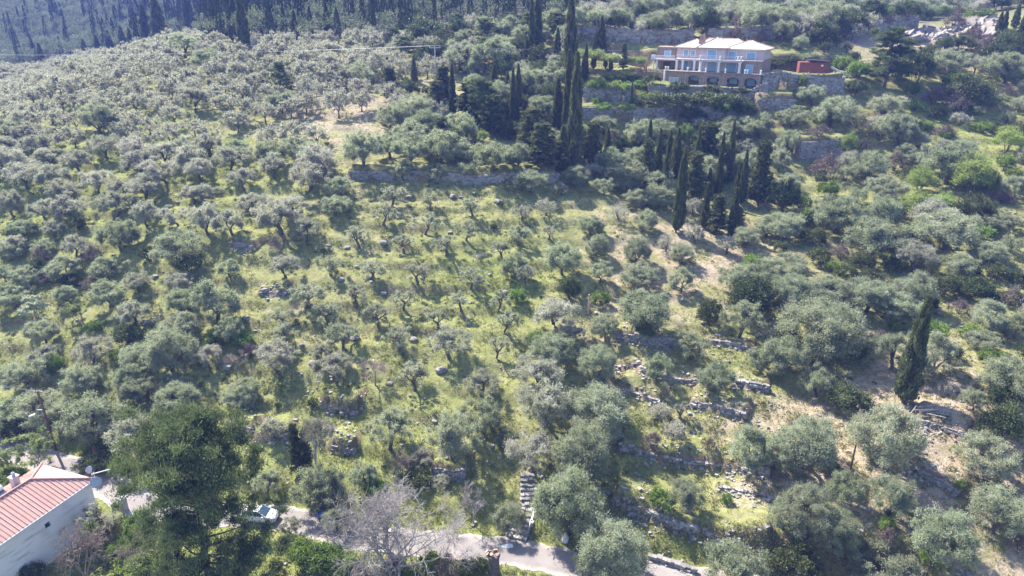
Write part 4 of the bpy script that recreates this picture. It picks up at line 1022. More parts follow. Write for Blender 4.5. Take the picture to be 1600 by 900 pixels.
LIB['leaningbare'] = [bare('leaning_bare_tree', 83, 5, 8.0, 3.6, 1, 4, M['twig'], .5, .1, (M['tuft'], 10), .16, lean=(-1.9, .6))]
LIB['bigbare'] = [bare('wide_bare_tree', 84, 13, 8.2, 1.2, 7, 5, M['twig'], .52, .03, None, .17, .010, .76)]
LIB['brownbare'] = [bare('brown_bare_tree', 85, 6, 5.5, .8, 4, 4, M['twig_brown'], .55, .05, None, .09, .014)]
LIB['spring'] = [bare('spring_tree', 86, 6, 5.0, 1.0, 4, 3, M['twig_brown'], .5, .1, (M['spring'], 95), .07), bare('spring_tree', 87, 5, 4.4, .8, 4, 3, M['twig_brown'], .55, .1, (M['spring'], 100), .06)]
LIB['blossom'] = [bare('blossom_tree', 88, 5, 4.4, .8, 5, 3, M['twig_brown'], .5, .15, (M['blossom'], 120), .06)]
# ------------------------------------------------------------------ what stands where (tile coordinates as traced from the photograph)
# every entry: centre x, top y, foot y, crown width, all in thirds of a photo pixel from the tile's corner
TR = []
def tr(kind, tx, ty, s):
    for e in s.split(';'):
        e = e.split()
        if len(e) == 4:
            a = [float(q) for q in e]; TR.append((kind, tx + a[0] / 3, ty + a[1] / 3, ty + a[2] / 3, a[3] / 3))
# middle: young olives of the open terraces
tr('young', 400, 300, '630 -20 70 130;820 0 90 110;590 60 150 120;1015 30 110 120;790 95 195 130;985 125 225 120;475 150 265 130;695 190 290 120;890 205 300 130;1150 210 315 110;345 295 390 120;535 310 410 120;755 335 430 130;1005 340 445 130;225 440 540 150;465 430 540 130;690 450 550 130;960 450 550 120;1130 450 560 110;105 530 630 120;330 500 620 140;575 510 640 150;840 520 640 130;1160 540 670 120;400 590 740 160;670 620 745 130;140 610 690 120;740 780 930 150;1140 670 790 120')
tr('greyolive', 400, 300, '905 620 770 190;100 690 840 190;380 740 890 180;1060 830 960 160;130 280 400 150;235 100 240 130;100 60 200 220;180 0 130 160;10 30 110 130;310 700 800 110')
tr('olive', 400, 300, '370 0 110 140')
tr('bare', 400, 300, '555 785 910 140;1040 280 340 60')
tr('brownbare', 400, 300, '110 190 300 100')
# middle right
tr('dense', 800, 300, '160 20 110 100;370 105 200 130;500 40 150 100;400 185 300 110;590 170 330 130;725 170 280 90;630 70 180 110;800 230 340 110')
tr('olive', 800, 300, '45 50 130 100;175 110 220 70;800 335 470 120;590 320 450 180;240 190 390 170;420 280 420 110;635 445 650 240;440 550 700 140;840 640 780 180;690 730 880 150;950 780 930 180;1080 480 680 200;1060 320 480 170;1150 270 460 160;860 135 240 100;850 0 110 90;1100 150 260 120;1010 190 290 100;1160 680 830 120;30 140 250 110;20 270 400 120;60 330 430 100')
tr('greyolive', 800, 300, '210 480 650 220;120 770 930 230;290 610 720 120')
tr('dense', 800, 300, '190 650 800 230;400 680 880 190;690 0 70 150;580 -10 70 120')
tr('holm', 800, 300, '270 370 500 110;930 490 620 130;630 580 670 130')
tr('greenshrub', 800, 300, '420 450 530 90;120 620 720 90;30 440 520 90')
tr('cypress', 800, 300, '785 -160 190 42;910 -40 170 40;1045 -20 205 44')
tr('broadcypress', 800, 300, '965 0 190 100;1060 60 205 80')
# right: the dense grove
tr('olive', 1200, 300, '90 80 220 190;340 10 190 260;560 0 110 150;500 130 300 280;850 90 270 280;900 270 400 180;1090 70 190 140;1050 250 330 150;60 270 410 180;290 390 540 220;480 390 560 220;620 480 600 200;600 620 830 220;800 600 850 220;1050 500 640 180;80 660 860 220;240 800 960 180;1130 750 950 250;1010 640 740 150;1170 560 690 120;380 560 700 160')
tr('dense', 1200, 300, '110 370 530 200;690 360 540 180;250 530 760 380;0 100 210 120')
tr('greyolive', 1200, 300, '700 210 370 190;640 420 560 150')
tr('brightpine', 1200, 300, '690 -20 130 140;820 -10 110 130;690 130 210 80')
tr('holm', 1200, 300, '470 350 440 130;840 380 470 160;220 160 240 130;970 380 500 150;1110 860 1010 150')
tr('shrub', 1200, 300, '1040 420 500 120;330 470 560 110;250 250 340 120;370 330 410 110;600 300 370 120;760 470 560 100;960 330 400 90;1080 330 410 120;1180 360 430 90;420 690 780 120')
tr('greenshrub', 1200, 300, '300 310 370 80;600 590 650 60;1180 440 520 70;960 620 690 130;1010 150 210 120')
tr('brownshrub', 1200, 300, '1150 440 530 120;900 500 570 110;510 640 720 110;340 240 310 120;1100 -10 50 130')
tr('cypress', 1200, 300, '700 490 990 95')
# upper right hillside
tr('olive', 1200, 0, '70 60 200 110;170 50 200 100;480 40 160 100;850 210 360 180;1110 220 390 220;320 420 600 200;210 380 490 130;560 420 560 160;610 500 680 200;120 480 600 150;480 690 850 170;870 630 860 290;660 660 780 120;560 820 940 180;100 580 720 120;60 640 800 110;100 800 900 120;1160 800 930 120')
tr('holm', 1200, 0, '260 80 210 150;720 190 390 150;910 150 240 130;950 330 480 230;370 40 170 120;830 160 260 90;1180 560 660 100')
tr('greyolive', 1200, 0, '640 0 80 120;720 -20 60 120;400 100 190 100')
tr('shrub', 1200, 0, '40 260 320 110;110 250 300 90;-40 250 320 80;560 20 90 100;1130 120 190 110;800 490 560 90;1080 560 620 70;940 480 530 70;420 360 440 110')
tr('brownshrub', 1200, 0, '960 110 200 110;1030 150 230 80;760 200 260 80;780 400 490 120;890 420 530 130;240 590 640 130;830 580 640 110;1120 380 470 90;270 720 830 150;880 60 130 120;1000 200 260 90;600 690 800 110;440 640 720 80')
tr('greyshrub', 1200, 0, '190 230 300 120;420 500 600 90;1050 420 500 110;980 490 540 80')
tr('greenshrub', 1200, 0, '840 600 650 80;1010 560 620 90;740 560 610 80;880 330 420 110;1150 250 330 120;350 250 330 110;430 270 370 120;250 480 590 70;160 350 400 60;690 460 520 90;400 380 420 70;1000 40 90 120;880 20 70 100')
tr('brightpine', 1200, 0, '380 610 730 100;720 770 910 150;960 710 910 200;1130 600 720 150')
tr('pine', 1200, 0, '570 120 415 260')
tr('cypress', 1200, 0, '1088 55 170 30;1112 45 165 32;1165 45 130 34;1198 55 190 34')
# lower right, nearest trees
tr('dense', 1200, 600, '560 50 380 330;200 60 390 300;210 400 700 270;330 470 770 230')
tr('olive', 1200, 600, '590 365 605 230;850 520 830 320;560 770 1000 330;1100 410 690 280;1050 150 430 250;970 -10 120 130;60 110 390 190;370 390 560 200;90 480 680 180')
tr('holm', 1200, 600, '140 750 940 250;1130 -60 270 200;370 -10 110 190')
tr('greenshrub', 1200, 600, '910 430 490 60;560 600 680 90;760 760 840 90;280 340 400 110')
tr('brownshrub', 1200, 600, '1190 700 780 120;560 660 740 100')
# lower middle right
tr('dense', 800, 600, '400 0 235 330;280 300 690 370;330 150 430 300;480 600 900 330')
tr('greyolive', 800, 600, '150 -30 200 260;90 120 420 210')
tr('olive', 800, 600, '820 340 590 190;1130 80 380 220;1040 740 960 340')
tr('greyshrub', 800, 600, '700 80 165 120;770 150 260 120;350 760 880 130')
tr('young', 800, 600, '790 50 160 80')
tr('brownshrub', 800, 600, '660 200 300 110;930 250 310 80;460 160 250 120')
tr('greenshrub', 800, 600, '700 470 580 130;1010 500 560 60')
# lower middle
tr('olive', 400, 600, '620 60 300 220;920 80 340 240;1060 -20 230 190;1170 180 300 110;290 370 580 250;500 260 490 150;370 540 700 150;1180 400 700 170;40 340 520 140')
tr('greyolive', 400, 600, '790 300 390 130;150 625 712 115')
tr('leaningbare', 400, 600, '330 90 510 230')
tr('bigbare', 400, 600, '615 390 850 640')
tr('brownbare', 400, 600, '680 290 420 120')
tr('bare', 400, 600, '1020 420 660 150')
tr('broadcypress', 400, 600, '180 140 410 80;220 85 400 70')
tr('greenshrub', 400, 600, '330 760 860 200;230 720 830 170;430 800 880 120;700 880 950 160;820 790 870 120;560 430 530 140')
tr('brownshrub', 400, 600, '900 800 900 170;480 820 920 120;640 800 920 160')
tr('shrub', 400, 600, '760 400 470 150;1060 780 870 90;1000 800 900 120')
tr('greyshrub', 400, 600, '860 420 470 110;80 150 250 130')
# corner with the house and the great pine
tr('bigpine', 0, 600, '930 165 985 645')
tr('greyolive', 0, 600, '630 120 340 220;490 540 690 170')
tr('olive', 0, 600, '430 40 250 290;200 10 195 230;820 -10 140 210;1130 -10 110 170;50 50 210 200')
tr('spring', 0, 600, '120 220 390 210;30 240 420 130')
tr('brownbare', 0, 600, '350 680 920 280;660 690 830 240')
tr('greenshrub', 0, 600, '640 600 690 150;440 250 345 120;560 350 430 110;720 760 860 170;570 730 820 150;610 80 150 100;770 100 180 160;880 130 200 120;60 390 450 140;600 860 960 220')
tr('shrub', 0, 600, '140 830 920 130;430 320 430 150;60 150 260 150;330 90 200 100;850 880 980 200')
tr('brownshrub', 0, 600, '310 170 230 90')
# left middle
tr('greyolive', 0, 300, '50 -25 115 130;210 15 135 130;350 -10 125 180;520 -10 120 190;680 25 160 130;830 60 155 140;960 35 195 160;1090 55 205 160;900 -10 50 120;1160 0 90 120;250 130 210 110;350 190 300 120;60 190 300 140;640 360 470 120;820 365 470 140;630 490 610 160;430 660 800 170;980 700 830 140;230 700 810 140')
tr('olive', 0, 300, '830 155 335 260;550 110 270 190;100 120 210 130;130 330 430 150;300 300 400 160;490 300 400 150;500 400 535 180;990 380 610 230;840 440 570 160;1075 310 400 110;200 580 705 150;850 560 690 200;1070 570 700 150;600 800 930 200;100 770 930 230;810 840 950 160;50 420 540 180;300 450 520 130;640 860 980 160;40 230 320 130;20 330 420 110;200 210 300 110;420 230 310 100;1150 860 970 140')
tr('dense', 0, 300, '780 590 840 250;640 700 830 170')
tr('blossom', 0, 300, '170 475 580 160')
tr('spring', 0, 300, '380 485 605 160;30 160 230 110')
tr('bare', 0, 300, '1100 740 860 110')
tr('shrub', 0, 300, '590 600 710 150;360 80 180 90;880 260 380 150;180 280 380 110;690 240 320 100;320 370 440 120;720 660 750 110')
tr('brownshrub', 0, 300, '190 260 340 120;430 240 330 110;430 390 460 110;80 350 410 100;210 370 420 100;1170 690 770 90')
tr('greenshrub', 0, 300, '440 600 650 90;1130 650 720 130;1000 660 720 110;560 720 790 120;640 400 460 90;250 740 830 110')
# left grove, lower rows
tr('greyolive', 0, 0, '770 300 380 140;890 330 420 130;910 420 525 150;1010 420 505 130;810 490 585 120;905 540 640 110;980 600 730 130;1110 520 620 130;1060 440 540 130;1130 360 475 120;490 610 745 150;340 580 695 140;240 680 795 140;120 560 685 150;220 600 690 120;40 650 745 140;360 710 815 140;640 700 825 160;770 720 855 160;930 730 855 130;260 790 885 160;120 780 885 170;450 790 905 160;680 810 945 180;1080 680 805 160;1140 770 885 130;560 820 930 140;960 850 960 150')
tr('olive', 0, 0, '860 160 270 160;970 220 330 150;640 330 430 130')
# top middle
tr('greyolive', 400, 0, '230 190 335 140;360 200 300 130;290 300 390 130;490 400 525 130;620 390 475 120;380 390 555 140;230 430 535 130;40 310 420 120;35 460 575 110;180 540 665 140;280 580 685 130;60 600 695 140;80 700 835 120;290 680 825 190;230 760 905 200;160 470 560 130;420 290 400 150;100 160 250 130')
tr('olive', 400, 0, '490 300 405 160;590 200 365 140;680 250 375 140;390 820 920 150;490 590 780 200;620 600 745 160;720 600 760 170;870 590 765 230;690 740 840 130;840 760 845 120;1110 640 805 200;860 440 580 110;960 500 680 160;980 190 340 220;1110 200 330 220;480 210 300 130;330 210 260 110')
tr('dense', 400, 0, '760 430 580 180;650 500 605 170;1150 150 260 120;800 240 370 110;700 150 240 130')
tr('greyshrub', 400, 0, '980 750 825 100;610 520 570 90')
tr('holm', 400, 0, '800 100 215 220;910 140 250 130;960 210 330 150;1150 440 560 110;1190 260 320 70')
tr('pine', 400, 0, '1050 330 590 130;115 285 450 130')
tr('brightpine', 400, 0, '350 10 160 90;750 30 110 100;1065 600 670 60')
tr('cypress', 400, 0, '740 265 390 30;920 300 545 34;1118 300 450 36;1180 330 480 30')
# villa hillside
tr('cypress', 800, 0, '120 -45 260 50;92 -20 285 34;275 -40 420 64;300 250 775 72;262 240 720 50;215 370 645 56;30 300 565 42;215 130 275 32;70 180 295 34;420 75 265 46;385 165 325 24;347 205 380 26;465 240 330 20;240 590 800 64;450 600 755 36;645 560 765 36;690 600 850 34;870 590 900 36;980 620 930 36;1030 560 860 40;1090 700 960 34;720 720 930 34;740 610 785 34;775 600 845 46;760 640 830 40;800 690 1080 48;562 380 500 16;5 320 580 34;1065 760 930 34;925 790 930 30;440 225 320 18;335 250 370 22')
tr('broadcypress', 800, 0, '860 700 960 110;640 640 860 90;90 490 745 150;525 195 325 46;915 560 830 150;1175 640 960 110;1010 700 860 70;60 560 700 90;380 560 760 100')
tr('olive', 800, 0, '180 270 425 140;60 290 465 150;140 430 560 150;430 530 625 120;610 540 690 160;880 540 610 90;970 600 745 160;1080 560 655 170;1120 680 825 160;430 820 915 110;230 850 915 80;90 790 905 160;680 800 920 190;530 740 865 200;540 800 900 150;1170 520 640 130;620 690 800 190')
tr('dense', 800, 0, '300 770 870 130;700 560 660 140;30 640 780 110')
tr('holm', 800, 0, '1100 455 550 120;500 620 700 100;980 560 620 110;830 500 560 110;900 590 690 120;1010 660 760 120;360 600 720 120')
tr('greenshrub', 800, 0, '560 640 700 90;810 550 650 90;400 360 420 110;500 370 430 120;580 370 420 110;10 270 320 80;430 480 520 100;530 490 520 90;660 440 470 110;1000 495 530 120;400 450 490 60')
tr('shrub', 800, 0, '700 440 500 150;800 440 500 150;900 440 500 160;1000 450 505 160;1060 440 500 110;620 440 500 110;780 395 430 110;940 405 440 100;1070 410 445 90;520 330 380 90;460 340 380 80;660 350 390 100;600 590 640 90;870 510 560 110;560 330 380 90;150 570 660 90;640 640 720 80')
tr('brownshrub', 800, 0, '590 320 370 90;590 700 760 120;760 500 540 110;480 590 680 90')
tr('umbrella', 800, 0, '345 232 330 190;455 240 335 130;578 250 340 110')
# more hillside cover that the grove needs: spaced by the ground itself
def in_poly(px, py, poly):
    inside = np.zeros(np.shape(px), bool); n = len(poly); j = n - 1
    for i in range(n):
        xi, yi = poly[i]; xj, yj = poly[j]
        c = ((yi > py) != (yj > py)) & (px < (xj - xi) * (py - yi) / (yj - yi + 1e-9) + xi); inside ^= c; j = i
    return inside
def foot_points(entries):
    px = np.array([e[1] for e in entries]); py = np.array([e[3] for e in entries]); return at(px, py)
tr('cypress', 0, 0, '737 -20 232 72;677 20 232 52;637 80 245 32;570 120 240 36;610 130 250 30;1010 -60 180 62;1095 -20 170 50;1130 -60 250 54;190 200 322 34;160 190 300 24;455 170 262 30;510 140 246 30;395 190 280 30;875 -40 180 46')
tr('broadcypress', 0, 0, '955 60 175 74')
FX, FY, FZ = foot_points(TR)
for _ in range(2):       # the traced x is that of the crown; find the foot below it (uprights lean apart in a tilted lens)
    _w = np.array([e[4] for e in TR]); _ty = np.array([e[2] for e in TR]); _hh = height_to(FY, FZ, _ty)
    _px, _py, _ = project(FX, FY, FZ + _hh * .55); _b, _c, _ = project(FX, FY, FZ)
    FX, FY, FZ = at(np.array([e[1] for e in TR]) - (_px - _b), np.array([e[3] for e in TR]))
PTS = [(float(x), float(y)) for x, y in zip(FX, FY)]
PLACED = []       # (kind, x, y, z, W, H or None, px, py, wpx)
HCL = {'olive': (.7, 1.0), 'greyolive': (.74, 1.0), 'young': (.72, 1.0), 'dense': (.75, 1.05), 'holm': (.55, 1.0), 'maquis': (.6, 1.0), 'shrub': (.45, .8), 'greenshrub': (.4, .8), 'greyshrub': (.45, .85), 'brownshrub': (.4, .75),
       'cypress': (3.0, 12), 'broadcypress': (1.4, 3.4), 'pine': (.9, 1.7), 'brightpine': (.9, 1.6), 'bigpine': (1.0, 1.5), 'bare': (.8, 1.3), 'leaningbare': (.9, 1.6), 'bigbare': (.42, .7), 'brownbare': (.6, 1.1), 'spring': (.6, 1.0), 'blossom': (.6, 1.0), 'umbrella': (.5, .65)}
for e, x, y, z in zip(TR, FX, FY, FZ):
    k, cx, ty, by, w = e; dep = y * CP - (z - CAMZ) * SP; W = w * dep / FPX * {'young': 1.1, 'greyolive': 1.04, 'olive': .96, 'dense': .93}.get(k, 1.0) * (1.02 if by < 300 and cx < 560 else .93 if cx < 400 and by < 620 else .92 if cx > 840 and by > 560 and k in ('olive', 'dense', 'greyolive') else 1.0)
    Ht = float(height_to(y, z, ty))
    if k not in ('bigpine', 'cypress', 'broadcypress', 'pine', 'brightpine'): Ht *= 0.88
    lo, hi = HCL[k]; Ht = min(max(Ht, lo * W), hi * W)
    PLACED.append([k, float(x), float(y), float(z), W, Ht, cx, by, w])
def fill(kinds, poly, spacing, wr, n, seed, hr=.8, keep=1.0):
    rng = np.random.default_rng(seed); P = np.array(poly); x0, y0 = P.min(0); x1, y1 = P.max(0)
    px = rng.uniform(x0, x1, n); py = rng.uniform(y0, y1, n); m = in_poly(px, py, poly); px, py = px[m], py[m]
    X, Y, Z = at(px, py); cnt = 0
    for a, b, x, y, z in zip(px, py, X, Y, Z):
        if road_d([x], [y])[0] < 4 or y > 480: continue
        q = np.array(PTS); 
        if np.min((q[:, 0] - x) ** 2 + (q[:, 1] - y) ** 2) < spacing ** 2 or rng.random() > keep: continue
        PTS.append((x, y)); k = kinds[rng.integers(len(kinds))]; W = rng.uniform(*wr); dep = y * CP - (z - CAMZ) * SP
        W *= 1.0 if k not in ('shrub', 'greenshrub', 'brownshrub', 'greyshrub') else .62
        lo, hi = HCL[k]; Ht = W * min(max(hr * rng.uniform(.85, 1.15), lo), hi)
        if k in ('cypress',): Ht = rng.uniform(11, 17); W = rng.uniform(1.8, 3)
        PLACED.append([k, float(x), float(y), float(z), W, Ht, float(a), float(b), W / dep * FPX]); cnt += 1
    return cnt
fill(['greyolive', 'greyolive', 'olive'], [(-60,118),(60,116),(130,100),(200,88),(290,70),(420,78),(520,72),(620,80),(640,110),(560,150),(400,200),(330,190),(240,210),(0,290),(-60,300)], 4.7, (5.6, 7.2), 4500, 1)
fill(['greyolive', 'olive'], [(-80,270),(240,215),(420,230),(520,250),(540,300),(380,330),(200,330),(-80,330)], 5.0, (5, 6.5), 500, 2)
fill(['olive', 'greyolive', 'shrub', 'holm', 'brownshrub', 'greyshrub', 'shrub'], [(-80,330),(250,370),(330,420),(260,560),(120,520),(-80,560)], 6.5, (2.6, 4.6), 200, 3)
fill(['maquis', 'greyshrub', 'holm', 'greyshrub', 'shrub', 'brownshrub', 'shrub', 'greenshrub'], [(1130,200),(1420,210),(1680,130),(1680,620),(1480,640),(1380,560),(1200,560),(1130,470),(1150,330)], 4.0, (4, 6.5), 1500, 4)
fill(['olive', 'dense', 'shrub', 'holm', 'broadcypress'], [(600,150),(870,140),(890,260),(700,270),(640,255)], 3.7, (4, 6.5), 900, 5)
fill(['olive', 'dense', 'shrub', 'holm', 'greyshrub'], [(890,200),(1180,190),(1240,240),(1200,330),(1000,300),(900,300)], 3.7, (4, 6.5), 1000, 6)
fill(['maquis', 'maquis', 'holm', 'greyshrub', 'maquis', 'greenshrub', 'brownshrub'], [(860,-6),(1640,-6),(1640,8),(1500,25),(1390,42),(1300,62),(1180,68),(1060,58),(900,48)], 3.4, (4.6, 7.2), 6000, 7)
fill(['olive', 'holm', 'greenshrub', 'shrub', 'brownshrub'], [(1340,110),(1640,60),(1640,150),(1420,150)], 3.8, (4, 6.5), 1500, 8)
fill(['holm', 'dense', 'olive', 'pine'], [(560,60),(890,40),(890,130),(640,120)], 4.2, (5, 7), 1500, 9)
fill(['shrub', 'greenshrub', 'greyshrub'], [(450,280),(860,290),(840,640),(430,650),(380,560)], 4.5, (1.6, 3.2), 150, 10)
fill(['olive', 'dense', 'holm', 'shrub'], [(1180,560),(1700,640),(1700,960),(1620,960),(1560,880),(1640,700),(1560,640),(1400,600),(1300,640)], 6.0, (5, 7), 120, 11)
fill(['shrub', 'greenshrub', 'brownshrub', 'greyshrub', 'olive'], [(110,615),(160,620),(220,690),(150,700),(120,690)], 3.5, (3, 5), 200, 12)
fill(['greenshrub', 'shrub', 'brownshrub'], [(430,850),(580,870),(820,905),(940,930),(940,1000),(430,1000)], 2.6, (2.4, 4), 200, 13)
fill(['shrub', 'maquis', 'greyshrub', 'brownshrub', 'greenshrub'], [(1185,76),(1310,70),(1345,90),(1330,100),(1240,98),(1190,104)], 3.0, (3, 5), 300, 14)
print('PLACED', len(PLACED))
# ------------------------------------------------------------------ names, labels and copies
NAMES = {'olive': ('olive_tree', 'olive tree', 'olive trees on the terraced hillside'), 'greyolive': ('olive_tree', 'olive tree', 'olive trees on the terraced hillside'), 'young': ('olive_tree', 'olive tree', 'olive trees on the terraced hillside'), 'dense': ('olive_tree', 'olive tree', 'olive trees on the terraced hillside'),
    'cypress': ('cypress_tree', 'cypress', 'cypresses on the hillside'), 'broadcypress': ('cypress_tree', 'cypress', 'cypresses on the hillside'), 'bigpine': ('pine_tree', 'pine', None), 'pine': ('pine_tree', 'pine', 'pines on the hillside'), 'brightpine': ('pine_tree', 'pine', 'pines on the hillside'), 'umbrella': ('umbrella_pine', 'umbrella pine', 'umbrella pines in the villa garden'),
    'holm': ('evergreen_tree', 'evergreen tree', 'dark evergreen trees among the olives'), 'maquis': ('evergreen_tree', 'evergreen tree', 'rounded grey-green trees on the hill'), 'shrub': ('shrub', 'shrub', 'shrubs on the hillside'), 'greenshrub': ('shrub', 'shrub', 'shrubs on the hillside'), 'greyshrub': ('shrub', 'shrub', 'shrubs on the hillside'), 'brownshrub': ('shrub', 'shrub', 'shrubs on the hillside'),
    'bare': ('bare_tree', 'bare tree', 'leafless trees'), 'leaningbare': ('bare_tree', 'bare tree', 'leafless trees'), 'bigbare': ('bare_tree', 'bare tree', 'leafless trees'), 'brownbare': ('bare_tree', 'bare tree', 'leafless trees'), 'spring': ('flowering_tree', 'small tree', 'trees in spring leaf'), 'blossom': ('flowering_tree', 'small tree', 'trees in spring leaf')}
LOOK = {'olive': 'green-grey olive', 'greyolive': 'pale grey olive', 'young': 'thin young olive', 'dense': 'full dense olive', 'cypress': 'slim dark cypress', 'broadcypress': 'broad ragged cypress', 'bigpine': 'huge spreading pine', 'pine': 'dark layered pine', 'brightpine': 'bright green young pine', 'umbrella': 'yellow-green umbrella pine',
    'holm': 'dark evergreen tree', 'maquis': 'rounded grey-green tree', 'shrub': 'low dark shrub', 'greenshrub': 'fresh green shrub', 'greyshrub': 'grey-green shrub', 'brownshrub': 'brownish dry shrub', 'bare': 'small bare tree', 'leaningbare': 'leaning bare tree', 'bigbare': 'wide many-stemmed bare tree', 'brownbare': 'brown bare bush', 'spring': 'small tree in light spring leaf', 'blossom': 'pale blossoming tree'}
LANDMARKS = [('the villa', 1105, 135, 60), ('the red shed', 1268, 118, 38), ('the red-roofed white house', 70, 800, 80), ('the brown power pole', 82, 690, 45), ('the lone cypress', 1413, 632, 60), ('the white car', 415, 808, 50), ('the stone steps', 820, 790, 45), ('the huge spreading pine', 320, 900, 90), ('the wide bare tree', 640, 860, 70), ('the pale rock face', 1460, 70, 60), ('the pollarded stump', 770, 895, 55), ('the blossoming tree', 57, 495, 50), ('the blue bin', 500, 815, 40), ('the grey metal pole', 682, 143, 40), ('the two-topped cypress', 465, 735, 45), ('the leaning bare tree', 540, 770, 40), ('the square wall', 1285, 247, 40), ('the bluish hut', 928, 122, 30), ('the white sack', 886, 838, 50), ('the wooden post', 919, 490, 40)]
ZONES = [('villa hillside', [(600,40),(900,40),(900,300),(560,275),(560,150)], 'wood left of the villa'), ('v', [(890,90),(1240,90),(1240,330),(890,300)], 'wood below the villa'), ('h', [(860,-40),(1700,-40),(1700,30),(1400,50),(1180,90),(880,90)], 'hill above the villa'),
    ('g', [(-200,-50),(640,-50),(640,130),(540,270),(420,330),(-200,330)], 'left grove'), ('y', [(400,270),(860,270),(860,600),(400,600)], 'young terraces'), ('l', [(-200,330),(400,330),(400,640),(-200,640)], 'left slope'),
    ('r', [(860,300),(1200,330),(1240,640),(860,640)], 'right terraces'), ('d', [(1200,300),(1800,300),(1800,620),(1200,620)], 'dense right grove'), ('u', [(1200,30),(1800,30),(1800,300),(1200,300)], 'upper right slope'),
    ('b', [(860,620),(1800,600),(1800,1100),(860,1100)], 'lower right corner'), ('c', [(400,590),(880,590),(880,1100),(400,1100)], 'roadside slope'), ('w', [(-300,620),(420,620),(420,1100),(-300,1100)], 'lower left corner')]
ORD = ['first', 'second', 'third', 'fourth', 'fifth', 'sixth', 'seventh', 'eighth', 'ninth', 'tenth', 'eleventh', 'twelfth', 'thirteenth', 'fourteenth', 'fifteenth', 'sixteenth', 'seventeenth', 'eighteenth', 'nineteenth', 'twentieth']
def ordn(k): return ORD[k] if k < 20 else ('twenty-' + ORD[k - 20] if k < 29 else 'thirtieth' if k == 29 else 'thirty-' + ORD[(k - 30) % 9])
def make_labels(items):
    used = set(); out = [None] * len(items)
    zone = []
    for it in items:
        z = 'hillside'
        for _, poly, nm in ZONES:
            if in_poly(np.array([it[6]]), np.array([it[7]]), poly)[0]: z = nm; break
        zone.append(z)
    # beside a landmark, when only one of that look stands there
    for lm, lx, ly, rad in LANDMARKS:
        cand = {}
        for i, it in enumerate(items):
            dx, dy = it[6] - lx, it[7] - ly
            if out[i] is None and math.hypot(dx, dy) < rad and math.hypot(dx, dy) > 6:
                side = ('right of' if dx > 0 else 'left of') if abs(dx) > abs(dy) * 1.1 else ('just below' if dy > 0 else 'just above')
                cand.setdefault((LOOK[it[0]], side), []).append((math.hypot(dx, dy), i))
        for (lk, side), L in cand.items():
            L.sort(); i = L[0][1]; s = f'{lk}, the nearest one {side} {lm}'
            if s not in used and LOOK[items[i][0]].split()[-1] not in lm: used.add(s); out[i] = s
    groups = {}
    for i, it in enumerate(items):
        groups.setdefault((LOOK[it[0]], zone[i]), []).append(i)
    for (lk, z), L in groups.items():
        if len(L) == 1:
            if out[L[0]] is None: out[L[0]] = f'the only {lk} in the {z}' 
            continue
        ws = sorted(L, key=lambda i: -items[i][8])
        if out[ws[0]] is None and items[ws[0]][8] > 1.12 * items[ws[1]][8]: out[ws[0]] = f'largest {lk} of the {z}'
        rows = max(1, int(round(math.sqrt(len(L) / 3.2)))); S = sorted(L, key=lambda i: items[i][7]); n = len(S)
        for r in range(rows):
            R = sorted(S[r * n // rows:(r + 1) * n // rows], key=lambda i: items[i][6])
            rn = '' if rows == 1 else (f' in {"top" if r == 0 else "bottom" if r == rows - 1 else ordn(r)} row')
            for c, i in enumerate(R):
                if out[i] is not None: continue
                pos = 'leftmost' if c == 0 else 'rightmost' if c == len(R) - 1 and len(R) > 1 else ordn(c) + ' from left'
                out[i] = f'{lk}, {pos}{rn}, {z}'
    return out
def inframe(p): return -p[8] < p[6] < 1600 + p[8] and -60 < p[7] < 900 + 3.2 * p[8]
def is_olive(p): return NAMES[p[0]][0] == 'olive_tree'
_vis = sorted([p for p in PLACED if is_olive(p) and inframe(p)], key=lambda p: -p[8] * (1.0 if p[7] < 240 and p[6] < 700 else 1.35))
MASS = set(id(p) for p in _vis[299:]) | set(id(p) for p in PLACED if is_olive(p) and not inframe(p) and p[2] > 130)
print('olives in view', len(_vis), 'of the mass, nearest row', max([p[7] for p in _vis[299:]] or [0]))
_sh = sorted([p for p in PLACED if NAMES[p[0]][0] == 'shrub' and inframe(p)], key=lambda p: -p[8])
MASS |= set(id(p) for p in _sh[295:])
THINGS = [p for p in PLACED if id(p) not in MASS]
LABELS = make_labels(THINGS)
MAIN = {}
_trng = np.random.default_rng(99)
PARTN = {'shrub': ('stems', 'foliage')}
def place_tree(p, label, k):
    kind, x, y, z, W, Ht = p[:6]; lib = LIB[kind]; v = lib[k % len(lib)]
    nm, cat, grp = NAMES[kind]
    t = thing(nm, label, cat, (x, y, z - 0.05), 0, grp)
    if kind not in ('leaningbare',): t.rotation_euler = (0, 0, _trng.uniform(0, 6.283))
    s = W / v['W']; t.scale = (s, s, Ht / v['H'])
    a, b = PARTN.get(nm, ('trunk', 'crown'))
    if kind in ('bare', 'leaningbare', 'bigbare', 'brownbare', 'spring', 'blossom'): a, b = 'trunk', 'twigs'
    link(a, v['trunk'], t); link(b, v['crown'], t)
    if 'leaves' in v: link('leaves', v['leaves'], t)
    return t
for k, (p, lb) in enumerate(zip(THINGS, LABELS)):
    if p[0] == 'cypress' and p[8] > 25 and p[7] > 600: lb = 'tall lone dark cypress standing among the olives on the right'
    if p[0] == 'bigpine': lb = 'huge spreading dark pine covering the lane beside the white house'
    if p[0] == 'bigbare': lb = 'wide many-stemmed leafless grey tree spreading over the lane'
    if p[0] == 'leaningbare': lb = 'leaning leafless tree with a fork, on the grassy bank left of centre'
    place_tree(p, lb, int(_trng.integers(0, 100)))
